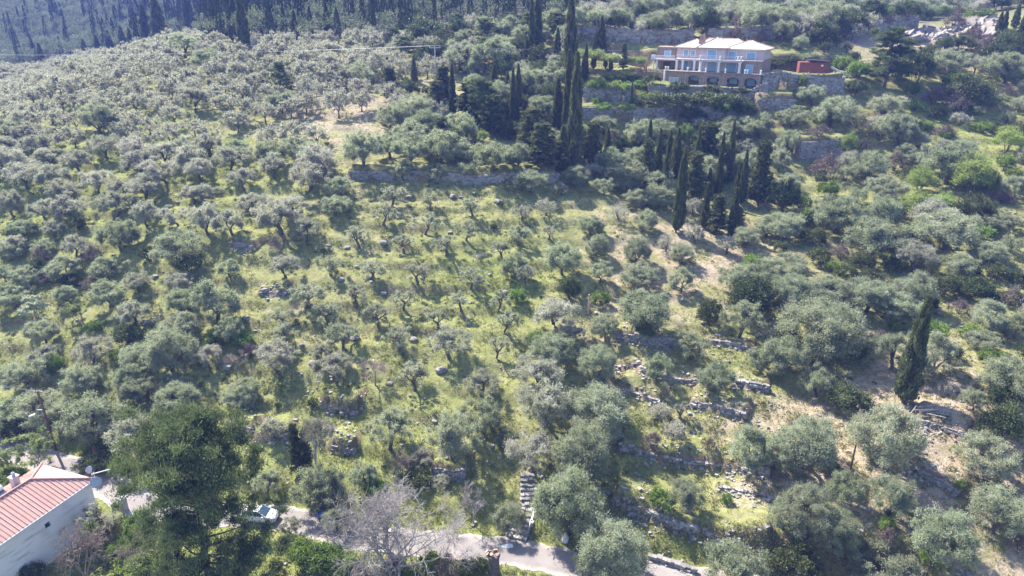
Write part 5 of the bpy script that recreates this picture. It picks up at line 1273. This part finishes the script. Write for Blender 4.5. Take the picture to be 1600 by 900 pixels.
# those beyond the first 300 of a kind: one mass each
def crown_faces(me):
    n = len(me.polygons); co = np.empty(len(me.vertices) * 3, np.float32); me.vertices.foreach_get('co', co); v = np.empty(n, np.float32); me.attributes['var'].data.foreach_get('value', v)
    return co.reshape(n, 4, 3).astype(float), v
def mass_mesh(name, items, mat_of, nleaf, label, grow_):
    rng = np.random.default_rng(17); VV = []; var = []; cache = {}; stems = MB()
    for p in items:
        kind, x, y, z, W, Ht = p[:6]; lib = LIB[kind]; v = lib[int(rng.integers(len(lib)))]
        if id(v) not in cache: cache[id(v)] = crown_faces(v['crown'])
        Q, t = cache[id(v)]; ix = rng.integers(0, len(Q), nleaf); q = Q[ix]; c = q.mean(1, keepdims=True); q = c + (q - c) * grow_
        a = rng.uniform(0, 6.283); ca, sa = math.cos(a), math.sin(a); s = W / v['W']
        q = np.stack([(q[..., 0] * ca - q[..., 1] * sa) * s + x, (q[..., 0] * sa + q[..., 1] * ca) * s + y, q[..., 2] * Ht / v['H'] + z], -1); VV.append(q); var.append(np.clip(t[ix] + rng.normal(0, .12), 0, 1))
        for k in range(3):
            b = a + k * 2.1; stems.tube([(x, y, z - .3), (x + .1, y, z + Ht * .22), (x + math.cos(b) * W * .2, y + math.sin(b) * W * .2, z + Ht * .55)], [.2, .14, .05], 5, False)
    o = link(name, quads_mesh(name, np.concatenate(VV), mat_of, np.concatenate(var))); o['kind'] = 'stuff'; o['label'] = label
    s = stems.build(name + '_stems', M['bark']); s.parent = o; s['kind'] = 'stuff'; return o
_m = [p for p in PLACED if id(p) in MASS]
_mo = [p for p in _m if is_olive(p)]; _ms = [p for p in _m if NAMES[p[0]][0] == 'shrub']
print('things', len(THINGS), 'mass', len(_mo), len(_ms))
if _mo: mass_mesh('olive_grove', _mo, M['olive_grey'], 2600, 'mass of far pale olives at the upper edge of the grove', 2.0)
if _ms: mass_mesh('scrub', _ms, M['holm'], 700, 'mass of low far scrub', 1.8)
# ------------------------------------------------------------------ pale rock face, top right
def rock_face(poly, depth, label, seed):
    """broken ledges of bare rock standing out of the slope"""
    rng = np.random.default_rng(seed); P = np.array(poly); x0, y0 = P.min(0); x1, y1 = P.max(0); mb = MB(); n = 0
    px = rng.uniform(x0, x1, 650); py = rng.uniform(y0, y1, 650); m = in_poly(px, py, poly); X, Y, Z = at(px[m], py[m])
    o0 = np.array([X.mean(), Y.mean(), Z.mean()])
    for x, y, z in zip(X, Y, Z):
        s_ = rng.gamma(2, .2) + .2
        V = stone_along(s_ * 1.7, s_ * 1.2, s_ * 1.0, rng, rng.uniform(0, 3.1)); V[:, 2] += V[:, 0] * rng.normal(.2, .5) + V[:, 1] * rng.normal(0, .4)
        mb.add(V + np.array([x, y, z + .1]) - o0, STONE_F, float(np.clip(rng.normal(.5, .25), 0, 1)))
    o = mb.build('rock_face', M['cliff']); o.location = o0; tag(o, label, 'rock face', 'bare rock faces on the upper slope')
rock_face([(1488,38),(1530,30),(1556,28),(1556,55),(1535,66),(1500,56)], 180, 'sunlit pale rock face near the top right corner, below a line of small cypresses', 1)
rock_face([(1395,62),(1425,50),(1488,42),(1490,58),(1440,66),(1400,80)], 178, 'shaded whitish rock face left of the sunlit one, above the dark evergreens', 2)
# ------------------------------------------------------------------ boulders
def boulder_mesh(seed):
    import bmesh
    bm = bmesh.new(); bmesh.ops.create_icosphere(bm, subdivisions=2, radius=.5); r = np.random.default_rng(seed); pl = [(unit(r.normal(size=3)), r.uniform(.3, .46)) for _ in range(11)]
    for v in bm.verts:
        c = np.array(v.co)
        for nrm, d in pl:
            q = c @ nrm
            if q > d: c = c - nrm * (q - d) * .9
        c *= 1 + .05 * math.sin(c[0] * 17 + seed) * math.cos(c[1] * 15); c[2] *= .7; v.co = c
    me = bpy.data.meshes.new('boulder'); bm.to_mesh(me); bm.free(); me.materials.append(M['rock'])
    a = me.attributes.new('var', 'FLOAT', 'FACE'); a.data.foreach_set('value', np.clip(r.normal(.45, .12, len(me.polygons)), 0, 1).astype(np.float32)); return me
BM = [boulder_mesh(s) for s in range(4)]
_bl = [(600,460,14),(600,380,15),(542,388,12),(533,438,13),(707,308,14),(778,316,14),(556,530,20),(646,532,18),(690,580,22),(703,364,10),(730,500,9),(487,568,16),(660,435,9),(557,418,10),(790,457,12),(733,508,10),(640,308,12),(720,309,8),(414,455,14),(435,457,10),(505,370,9),(565,375,9),(472,540,10),(765,430,9),(1065,700,9),(1098,505,10),(905,545,9),(1085,522,8),(385,498,13),(118,585,13),(1452,690,10),(1525,850,9),(345,566,9),(525,865,10),(610,600,12)]
_rel = lambda px: 'left part' if px < 520 else 'middle' if px < 660 else 'right part' if px < 860 else 'right terraces'
_seen = {}
for k, (px, py, w) in enumerate(sorted(_bl, key=lambda q: (q[1], q[0]))):
    x, y, z = at1(px, py); W = w * (y * CP - (z - CAMZ) * SP) / FPX
    near = min(THINGS, key=lambda p: math.hypot(p[6] - px, p[7] - py)); side = 'left of' if px < near[6] else 'right of'
    lb = f'grey boulder in the grass just {side} a {LOOK[near[0]]}'
    o = link('boulder', BM[k % 4]); o.location = (x, y, z + .1 * W); o.scale = (W, W * .85, W * .8); o.rotation_euler = (0, 0, k * 1.7)
    c = 'upper' if py < 400 else 'middle' if py < 560 else 'lower'
    _seen[(c, px // 110)] = _seen.get((c, px // 110), 0) + 1; m_ = _seen[(c, px // 110)]
    tag(o, f'{["small","broad","large"][0 if w < 10 else 1 if w < 14 else 2]} grey boulder, {c} slope, {side} a {LOOK[near[0]]}' + ('' if m_ == 1 else f', {ordn(m_ - 1)} one down'), 'boulder', 'boulders lying on the slope')
# ------------------------------------------------------------------ stone steps up from the lane
def steps():
    A = np.array(at1(826, 747)); B = np.array(at1(827, 791)); C = np.array(world_z(806, 842, 0.0)); rng = np.random.default_rng(8)
    t = thing('stone_steps', 'old stone steps in two flights climbing from the lane under the olives', 'steps', C)
    def flight(P, Q, w, nm):
        P, Q = P - C, Q - C; n = max(5, int((Q[2] - P[2]) / .2)); mb = MB(); d = (Q - P)[:2]; a = math.atan2(d[1], d[0]); run = np.linalg.norm(d) / n
        for k in range(n):
            c = P + (Q - P) * (k + .5) / n; q = -w / 2
            while q < w / 2 - .05:
                l = min(rng.uniform(.3, .6), w / 2 - q); V = stone_along(run * 1.25, l * .98, .5, rng, a); off = np.array([-math.sin(a), math.cos(a), 0]) * (q + l / 2)
                mb.add(V + c + off + np.array([0, 0, -.12 + rng.normal(0, .04)]), STONE_F, float(np.clip(rng.normal(.45, .28), 0, 1))); q += l
        mb.build(nm, M['stone'], t); return a
    flight(C + np.array([0, 0, .05]), B, 2.3, 'lower_flight'); flight(B, A + np.array([0, .6, .3]), 1.9, 'upper_flight')
    r = MB(); p, q = C - C + np.array([1.35, .3, .3]), B - C + np.array([.85, -.2, .2])
    for h in (.45, .9): r.tube([p + (0, 0, h), q + (0, 0, h)], .03, 5)
    for f in (0, .33, .66, 1): s_ = p + (q - p) * f; r.tube([s_ + (0, 0, -.3), s_ + (0, 0, .93)], .03, 5)
    r.build('handrail', M['metal'], t)
steps()
# ------------------------------------------------------------------ car under the pine
def car():
    x, y, z = world_z(408, 811, .06); k = np.argmin(np.hypot(ROAD[:, 0] - x, ROAD[:, 1] - y)); d = ROAD[k + 1] - ROAD[k - 1]; a = math.atan2(d[1], d[0])
    t = thing('car', 'small white hatchback parked on the lane beneath the huge pine', 'car', (x, y, .06), a)
    # cross sections from tail to nose: (x, half width at sill, half width at shoulder, sill z, shoulder z)
    S = [(-2.0,.62,.66,.42,.78),(-1.93,.76,.80,.30,.90),(-1.5,.80,.84,.25,.95),(-.6,.82,.85,.24,.95),(.5,.82,.85,.24,.94),(1.0,.81,.84,.25,.91),(1.55,.78,.80,.28,.82),(1.86,.70,.72,.32,.70),(1.98,.5,.52,.40,.58)]
    V = []; 
    for (sx, a0, a1, z0, z1) in S: V += [(sx, -a0, z0), (sx, -a1, (z0 + z1) / 2), (sx, -a1 * .96, z1 - .05), (sx, -a1 * .8, z1 + .02), (sx, a1 * .8, z1 + .02), (sx, a1 * .96, z1 - .05), (sx, a1, (z0 + z1) / 2), (sx, a0, z0)]
    n = 8; F = [(k * n + j, k * n + (j + 1) % n, (k + 1) * n + (j + 1) % n, (k + 1) * n + j) for k in range(len(S) - 1) for j in range(n)] + [tuple(range(n - 1, -1, -1)), tuple((len(S) - 1) * n + j for j in range(n))]
    MB().add(V, F).build('body', M['car_paint'], t, True)
    # cabin: roof and pillars
    r0, r1 = [(-1.75,.70,.94),(.95,.72,.93)], [(-1.3,.58,1.44),(.15,.58,1.46)]
    bl, br, fl, fr_ = (-1.85,-.70,.93), (-1.85,.70,.93), (.98,-.74,.92), (.98,.74,.92); tbl, tbr, tfl, tfr = (-1.45,-.58,1.43), (-1.45,.58,1.43), (.12,-.58,1.46), (.12,.58,1.46)
    MB().add([tbl, tfl, tfr, tbr, (-1.45,-.5,1.47), (.05,-.5,1.5), (.05,.5,1.5), (-1.45,.5,1.47)], [(0,1,5,4),(1,2,6,5),(2,3,7,6),(3,0,4,7),(4,5,6,7),(3,2,1,0)]).build('roof', M['car_paint'], t)
    pl = MB()
    for a_, b_ in ((bl, tbl), (br, tbr), (fl, tfl), (fr_, tfr), ((-.45,-.75,.93), (-.5,-.58,1.44)), ((-.45,.75,.93), (-.5,.58,1.44))): pl.tube([a_, b_], .045, 5)
    pl.build('pillars', M['car_paint'], t)
    MB().add([fl, fr_, tfr, tfl], [(0,1,2,3)]).build('windscreen', M['glass'], t); MB().add([br, bl, tbl, tbr], [(0,1,2,3)]).build('rear_window', M['glass'], t)
    for s_, q in ((-1, (bl, fl, tfl, tbl)), (1, (fr_, br, tbr, tfr))): MB().add(q, [(0,1,2,3)]).build('side_window', M['glass'], t)
    for wx in (-1.25, 1.25):
        for wy in (-.76, .76):
            s_ = np.sign(wy); w = MB().tube([(0,-.1,0),(0,.1,0)], .31, 18).build('wheel', M['rubber'], t); w.location = (wx, wy, .31)
            MB().tube([(0, s_ * .1, 0), (0, s_ * .115, 0)], .2, 12).build('rim', M['metal'], w)
    for s_ in (-1, 1):
        MB().box(1.78, 1.93, min(s_ * .42, s_ * .66), max(s_ * .42, s_ * .66), .6, .72).build('headlight', M['glass'], t)
        MB().box(.62, .8, min(s_ * .86, s_ * 1.0), max(s_ * .86, s_ * 1.0), .95, 1.08).build('mirror', M['car_paint'], t)
        MB().box(-2.0, -1.92, min(s_ * .55, s_ * .76), max(s_ * .55, s_ * .76), .68, .88).build('tail_light', M['red_metal'], t)
    MB().box(1.9, 2.03, -.5, .5, .3, .46).build('bumper', M['rubber'], t)
car()
def wheelie_bin():
    x, y, z = world_z(503, 815, .04); t = thing('wheelie_bin', 'blue wheelie bin half hidden by the round olive beside the lane', 'bin', (x, y, .04), .4)
    MB().add([(-.26,-.3,.1),(.26,-.3,.1),(.26,.3,.1),(-.26,.3,.1),(-.34,-.38,1.15),(.34,-.38,1.15),(.34,.38,1.15),(-.34,.38,1.15)], STONE_F).build('body', M['bin_blue'], t)
    MB().add([(-.36,-.4,1.15),(.36,-.4,1.15),(.36,.42,1.15),(-.36,.42,1.15),(-.3,-.34,1.27),(.3,-.34,1.27),(.3,.36,1.22),(-.3,.36,1.22)], STONE_F).build('lid', M['bin_blue'], t)
    for s_ in (-.3, .3): MB().tube([(s_ - .03, .3, .11), (s_ + .03, .3, .11)], .11, 12).build('wheel', M['rubber'], t)
wheelie_bin()
# ------------------------------------------------------------------ poles and wires
def power_pole():
    x, y, z = at1(87, 704); h = float(height_to(y, z, 611)); tx, _ = project(x, y, z + h)[:2]
    t = thing('power_pole', 'leaning brown wooden power pole with a street lamp above the lane', 'pole', (x, y, z - .2))
    MB().tube([(0,0,-.6),(0,0,h * .5),(-.1,0,h + .2)], [.17,.15,.11], 9).build('post', M['wood_post'], t)
    a = MB().tube([(0,-.1,h * .72),(-.6,-.25,h * .72 + .1),(-1.0,-.3,h * .66)], .04, 6).build('lamp_arm', M['metal'], t)
    MB().add([(-1.75,-.5,h*.63),(-.95,-.48,h*.66),(-.95,-.15,h*.66),(-1.75,-.2,h*.63),(-1.7,-.45,h*.63+.12),(-.95,-.42,h*.66+.14),(-.95,-.2,h*.66+.14),(-1.7,-.25,h*.63+.12)], STONE_F).build('lamp_head', M['white'], a)
    b = MB().tube([(-.55,0,h),(.45,0,h)], .05, 5).build('cross_arm', M['wood_post'], t)
    i_ = MB()
    for q in (-.5, -.15, .4): i_.tube([(q,0,h + .02),(q,0,h + .14),(q,0,h + .22)], [.03,.06,.04], 6)
    i_.build('insulators', M['white'], b)
    top = np.array((x - .1, y, z + h)); far = top + np.array((-45, 12, 2.0)); w = MB()
    for o_ in (-.4, .35):
        p, q = top + (o_, 0, 0), far + (o_, 0, 0); w.tube([p + (q - p) * f + np.array((0, 0, -4 * .9 * f * (1 - f))) for f in np.linspace(0, 1, 14)], .014, 4)
    o = w.build('power_cable', M['metal']); tag(o, 'pair of thin cables running left from the brown power pole', 'cable')
power_pole()
def grey_pole():
    x, y, z = at1(682, 144); h = float(height_to(y, z, 70)); t = thing('power_pole', 'tall slim grey metal pole with a crossarm among the dark evergreens', 'pole', (x, y, z - .2))
    MB().tube([(0,0,-.5),(0,0,h)], [.2,.12], 8).build('post', M['metal'], t); b = MB().box(-1.3, 1.3, -.06, .06, h - .5, h - .36).build('cross_arm', M['metal'], t)
    i_ = MB()
    for q in (-1.2, 0, 1.2): i_.tube([(q,0,h - .36),(q,0,h - .1)], .07, 6)
    i_.build('insulators', M['white'], b)
    top = np.array((x, y, z + h - .15)); far = np.array(world_d(-140, 84, 190)); fr = np.array(world_d(1200, 74, 182)); w = MB()
    for q in (-1.2, 0, 1.2):
        for e in (far, fr):
            p, q2 = top + (q, 0, 0), e + (0, q * .6, 0); w.tube([p + (q2 - p) * f + np.array((0, 0, -4 * 1.0 * f * (1 - f))) for f in np.linspace(0, 1, 22)], .013, 4)
    o = w.build('power_line', M['metal']); tag(o, 'thin power lines crossing the grove from the grey metal pole', 'power line')
grey_pole()
def simple_post(px, py, top, r, nm, label, mat, cat='post', lean=0.0):
    x, y, z = at1(px, py); h = float(height_to(y, z, top)); o = MB().tube([(0,0,-.3),(lean * .5,0,h * .5),(lean,0,h)], [r, r * .95, r * .8], 7).build(nm, M[mat]); o.location = (x, y, z); tag(o, label, cat)
simple_post(919, 491, 460, .13, 'wooden_post', 'pale weathered wooden post among dark bushes left of the right terraces', 'cut_wood')
simple_post(153, 727, 699, .12, 'rusty_post', 'short rust brown post standing in the green bank above the lane', 'rust')
simple_post(1008, 137, 101, .12, 'garden_pole', 'thin brown pole in the garden left of the villa arches', 'wood_post', 'pole')
simple_post(1329, 733, 694, .10, 'dead_stem', 'thin straight dead stem beside the big olives above the right corner', 'bark', 'dead stem')
def stump():
    x, y, z = at1(772, 899); h = max(2.6, float(height_to(y, z, 856)) * .85); rng = np.random.default_rng(12)
    t = thing('pollarded_tree', 'pollarded dark trunk with fresh pink saw cuts at the edge of the lane', 'tree stump', (x, y, z - .3))
    MB().tube([(0,0,-.4),(.05,0,h*.4),(-.03,0,h*.8),(0,0,h)], [.62,.5,.55,.66], 12).build('trunk', M['bark'], t, True)
    for k in range(11):
        a = k * .571 + rng.normal(0, .2); e = rng.uniform(.35, 1.1); d = unit(np.array([math.cos(a) * e, math.sin(a) * e, 1.0])); p = np.array([d[0] * .38, d[1] * .38, h - .12]); l = rng.uniform(.25, .6); r = rng.uniform(.11, .19)
        b = MB().tube([p, p + d * l], [r * 1.1, r], 8).build('bough_stub', M['bark'], t); MB().tube([p + d * l, p + d * (l + .05)], [r * .99, r * .95], 9).build('saw_cut', M['cut_wood'], b)
stump()
def sack():
    x, y, z = at1(883, 847); o = MB().tube([(0,0,0),(0,0,.12),(.02,0,.5),(.03,0,.85),(.0,0,1.1),(.03,0,1.22)], [.2,.36,.38,.28,.11,.15], 12).build('sack', M['sack'], None, True); o.location = (x, y, z - .03); tag(o, 'white tied sack standing under the big olive at the lane edge', 'sack')
sack()
def log_pile(px, py, label):
    x, y, z = at1(px, py); rng = np.random.default_rng(6); m = MB()
    for k in range(34):
        a = rng.normal(.2, .5); l = rng.uniform(.8, 2.6); c = np.array([rng.normal(0, 1.1), rng.normal(0, .5), abs(rng.normal(.2, .25))]); d = np.array([math.cos(a), math.sin(a), rng.normal(.1, .15)]) * l / 2; m.tube([c - d, c + d], [.05, .03], 5)
    o = m.build('branch_pile', M['twig']); o.location = (x, y, z); tag(o, label, 'branch pile')
log_pile(1465, 645, 'heap of cut grey branches right of the foot of the lone cypress')
log_pile(232, 512 - 8, 'heap of pruned branches under an open olive on the left slope')

# ------------------------------------------------------------------ what nobody could count
def forest():
    rng = np.random.default_rng(23); n = 26000; X = rng.uniform(-420, 75, n); Y = rng.uniform(150, 620, n); Z = H(X, Y)
    px, py, dep = project(X, Y, Z); bx = FOREST_X; by = FOREST_Y
    ok = (py < np.interp(px, bx, by)) & (px > -300) & (px < 960) & (py > -75)
    ok &= rng.random(n) < np.clip(1.25 - dep / 700, .25, 1); X, Y, Z, px = X[ok], Y[ok], Z[ok], px[ok]
    cell = {}; keep = []
    for i in range(len(X)):
        q = 3.6 if px[i] < 230 else 4.4; c = (int(X[i] // q), int(Y[i] // q), q)
        if c in cell: continue
        cell[c] = 1; keep.append(i)
    X, Y, Z, px = X[keep], Y[keep], Z[keep], px[keep]; print('forest trees', len(X))
    slim = rng.random(len(X)) < np.interp(px, [0, 160, 260, 400], [.12, .22, .5, .6])
    V = []; var = []; V2 = []; var2 = []
    for i in range(len(X)):
        o = np.array([X[i], Y[i], Z[i]])
        if slim[i]:
            m = 230; h = rng.uniform(8, 18); w = rng.uniform(1.2, 3.0); z = rng.uniform(0, 1, m) ** .9; pr = np.minimum(1, z / .12) * (1 - z ** 2.2) ** .8; th = rng.uniform(0, 6.28, m); r = pr * w / 2 * np.sqrt(rng.uniform(.5, 1, m))
            P = np.c_[r * np.cos(th), r * np.sin(th), z * h] + o; A = unit(np.c_[np.cos(th) * .3, np.sin(th) * .3, np.ones(m)] + rng.normal(0, .2, (m, 3))); V.append(leaf_quads(P, A, rng.uniform(.8, 1.4, m), .32, rng)); var.append(np.clip(rng.normal(.4, .2, m), 0, 1))
        else:
            m = 420; h = rng.uniform(5, 10); w = rng.uniform(5, 9.5); L = unit(rng.normal(size=(14, 3))); L[:, 2] = np.abs(L[:, 2]) - .2; C = L * np.array([w * .4, w * .4, h * .33]) + np.array([0, 0, h * .62]); ix = rng.integers(0, 14, m); d = unit(rng.normal(size=(m, 3)))
            P = C[ix] + d * (w * .16 * np.sqrt(rng.uniform(.2, 1, m)))[:, None] + o; A = unit(d + rng.normal(0, .5, (m, 3)) + np.array([0, 0, .35])); V2.append(leaf_quads(P, A, rng.uniform(.45, .8, m), .22, rng)); var2.append(np.clip(.4 + rng.normal(0, .2, 14)[ix] + rng.normal(0, .18, m), 0, 1))
    o = link('cypress_forest', quads_mesh('cypress_forest', np.concatenate(V), M['far_cypress'], np.concatenate(var))); o['kind'] = 'stuff'; o['label'] = 'dark forest of slim cypresses on the far slope'
    o = link('far_woodland', quads_mesh('far_woodland', np.concatenate(V2), M['wood'], np.concatenate(var2))); o['kind'] = 'stuff'; o['label'] = 'rounded evergreen woodland between the far cypresses'
forest()
def scatter_points(n, y0, seed, x0=-140, x1=1740, y1=970):
    rng = np.random.default_rng(seed); px = rng.uniform(x0, x1, n); py = rng.uniform(y0, y1, n); X, Y, Z = at(px, py)
    hx = (X - HOUSE_A[0]) * HU[0] + (Y - HOUSE_A[1]) * HU[1]; hy = (X - HOUSE_A[0]) * HV[0] + (Y - HOUSE_A[1]) * HV[1]
    m = (road_d(X, Y) > 2.15) & ~((hx > -.5) & (hx < 9) & (hy > 0) & (hy < 20)) & ~((px > 150) & (px < 236) & (py > 764) & (py < 812)); return px[m], py[m], X[m], Y[m], Z[m], rng
def grass():
    px, py, X, Y, Z, rng = scatter_points(90000, 170, 31)
    d = vnoise(X / 3.0, Y / 3.0, 4) * .6 + vnoise(X / .9, Y / .9, 8) * .4; near = road_d(X, Y) < 5
    m = (rng.random(len(X)) < sstep(.35, .62, d)) | near; X, Y, Z = X[m], Y[m], Z[m]; k = 6; n = len(X) * k; ix = np.repeat(np.arange(len(X)), k)
    P = np.c_[X[ix], Y[ix], Z[ix]] + rng.normal(0, 1, (n, 3)) * np.array([.14, .14, 0]); L = rng.uniform(.14, .38, n); P[:, 2] += L * .4
    A = unit(np.c_[rng.normal(0, .45, (n, 2)), np.ones(n)]); v = np.clip(rng.normal(.5, .2, n) + (d[m][ix] - .55) * .8, 0, 1)
    o = link('grass', quads_mesh('grass', leaf_quads(P, A, L, .075, rng), M['tuft'], v)); o['kind'] = 'stuff'; o['label'] = 'yellow-green tufted grass on the terraces'
grass()
def undergrowth():
    px, py, X, Y, Z, rng = scatter_points(16000, 215, 37)
    d = vnoise(X / 7.0, Y / 7.0, 14); inmid = in_poly(px, py, [(380,270),(870,280),(860,640),(700,760),(400,700),(-140,960),(-140,560),(200,350)]); pr = np.where(inmid, .65, .2) * sstep(.3, .65, d) + .05
    m = rng.random(len(X)) < pr; X, Y, Z = X[m], Y[m], Z[m]; k = 34; ix = np.repeat(np.arange(len(X)), k); n = len(ix)
    R = rng.uniform(.22, .62, len(X)); d3 = unit(rng.normal(size=(n, 3))); d3[:, 2] = np.abs(d3[:, 2]) * .8
    P = np.c_[X, Y, Z][ix] + d3 * (R[ix] * np.sqrt(rng.uniform(.4, 1, n)))[:, None]; A = unit(d3 + np.array([0, 0, .5]) + rng.normal(0, .4, (n, 3)))
    v = np.clip(rng.normal(.45, .25, len(X))[ix] + rng.normal(0, .18, n), 0, 1); o = link('undergrowth', quads_mesh('undergrowth', leaf_quads(P, A, rng.uniform(.14, .26, n), .09, rng), M['mound'], v)); o['kind'] = 'stuff'; o['label'] = 'low mounds of spiny green undergrowth'
undergrowth()
def loose_stones():
    px, py, X, Y, Z, rng = scatter_points(26000, 190, 41)
    d = vnoise(X / 4.0, Y / 4.0, 21) * .6 + vnoise(X / 1.2, Y / 1.2, 22) * .4; right = px > 900; m = (rng.random(len(X)) < np.clip(sstep(.52, .75, d) * np.where(right, .8, .42) + .7 * sstep(.75, 1.1, (H(X, Y + .5) - H(X, Y - .5))) * sstep(.45, .7, vnoise(X / 5, Y / 5, 77)), 0, 1)) & (road_d(X, Y) > 3)
    X, Y, Z = X[m], Y[m], Z[m]; n = len(X); S = rng.gamma(2.0, .06, n) + .05
    B = np.array([(-1,-1,-1),(1,-1,-1),(1,1,-1),(-1,1,-1),(-1,-1,1),(1,-1,1),(1,1,1),(-1,1,1)], float); V = B[None] * (.5 + .15 * rng.uniform(-1, 1, (n, 8, 3))) * (S[:, None] * np.c_[rng.uniform(.9, 1.6, n), np.ones(n), rng.uniform(.5, .9, n)])[:, None]
    a = rng.uniform(0, 6.28, n); c, s_ = np.cos(a)[:, None], np.sin(a)[:, None]; V = np.stack([V[..., 0] * c - V[..., 1] * s_, V[..., 0] * s_ + V[..., 1] * c, V[..., 2]], -1) + np.stack([X, Y, Z + S * .12], -1)[:, None]
    Q = V[:, np.array(STONE_F)].reshape(-1, 4, 3); v = np.repeat(np.clip(rng.normal(.6, .25, n), 0, 1), 6); print('stones', n)
    o = link('loose_stones', quads_mesh('loose_stones', Q, M['rock'], v)); o['kind'] = 'stuff'; o['label'] = 'pale loose stones lying on the slope'
loose_stones()
# ------------------------------------------------------------------ air
def haze():
    zb = min(float(GZ.min()), -4) - 1.0; zt = float(GZ.max()) + 22
    m = bpy.data.materials.new('haze'); m.use_nodes = True; nt = m.node_tree; nt.nodes.remove(nt.nodes['Principled BSDF'])
    v = nt.nodes.new('ShaderNodeVolumePrincipled'); v.inputs['Density'].default_value = 0.00036; v.inputs['Color'].default_value = (0.2, 0.32, 1.0, 1)
    nt.links.new(v.outputs[0], nt.nodes['Material Output'].inputs['Volume'])
    o = MB().box(GX[0] - 2, GX[-1] + 2, GY[0] - 2, GY[-1] + 2, zb, zt).build('haze', m); o['kind'] = 'stuff'; o['label'] = 'thin bluish air over the valley'
haze()
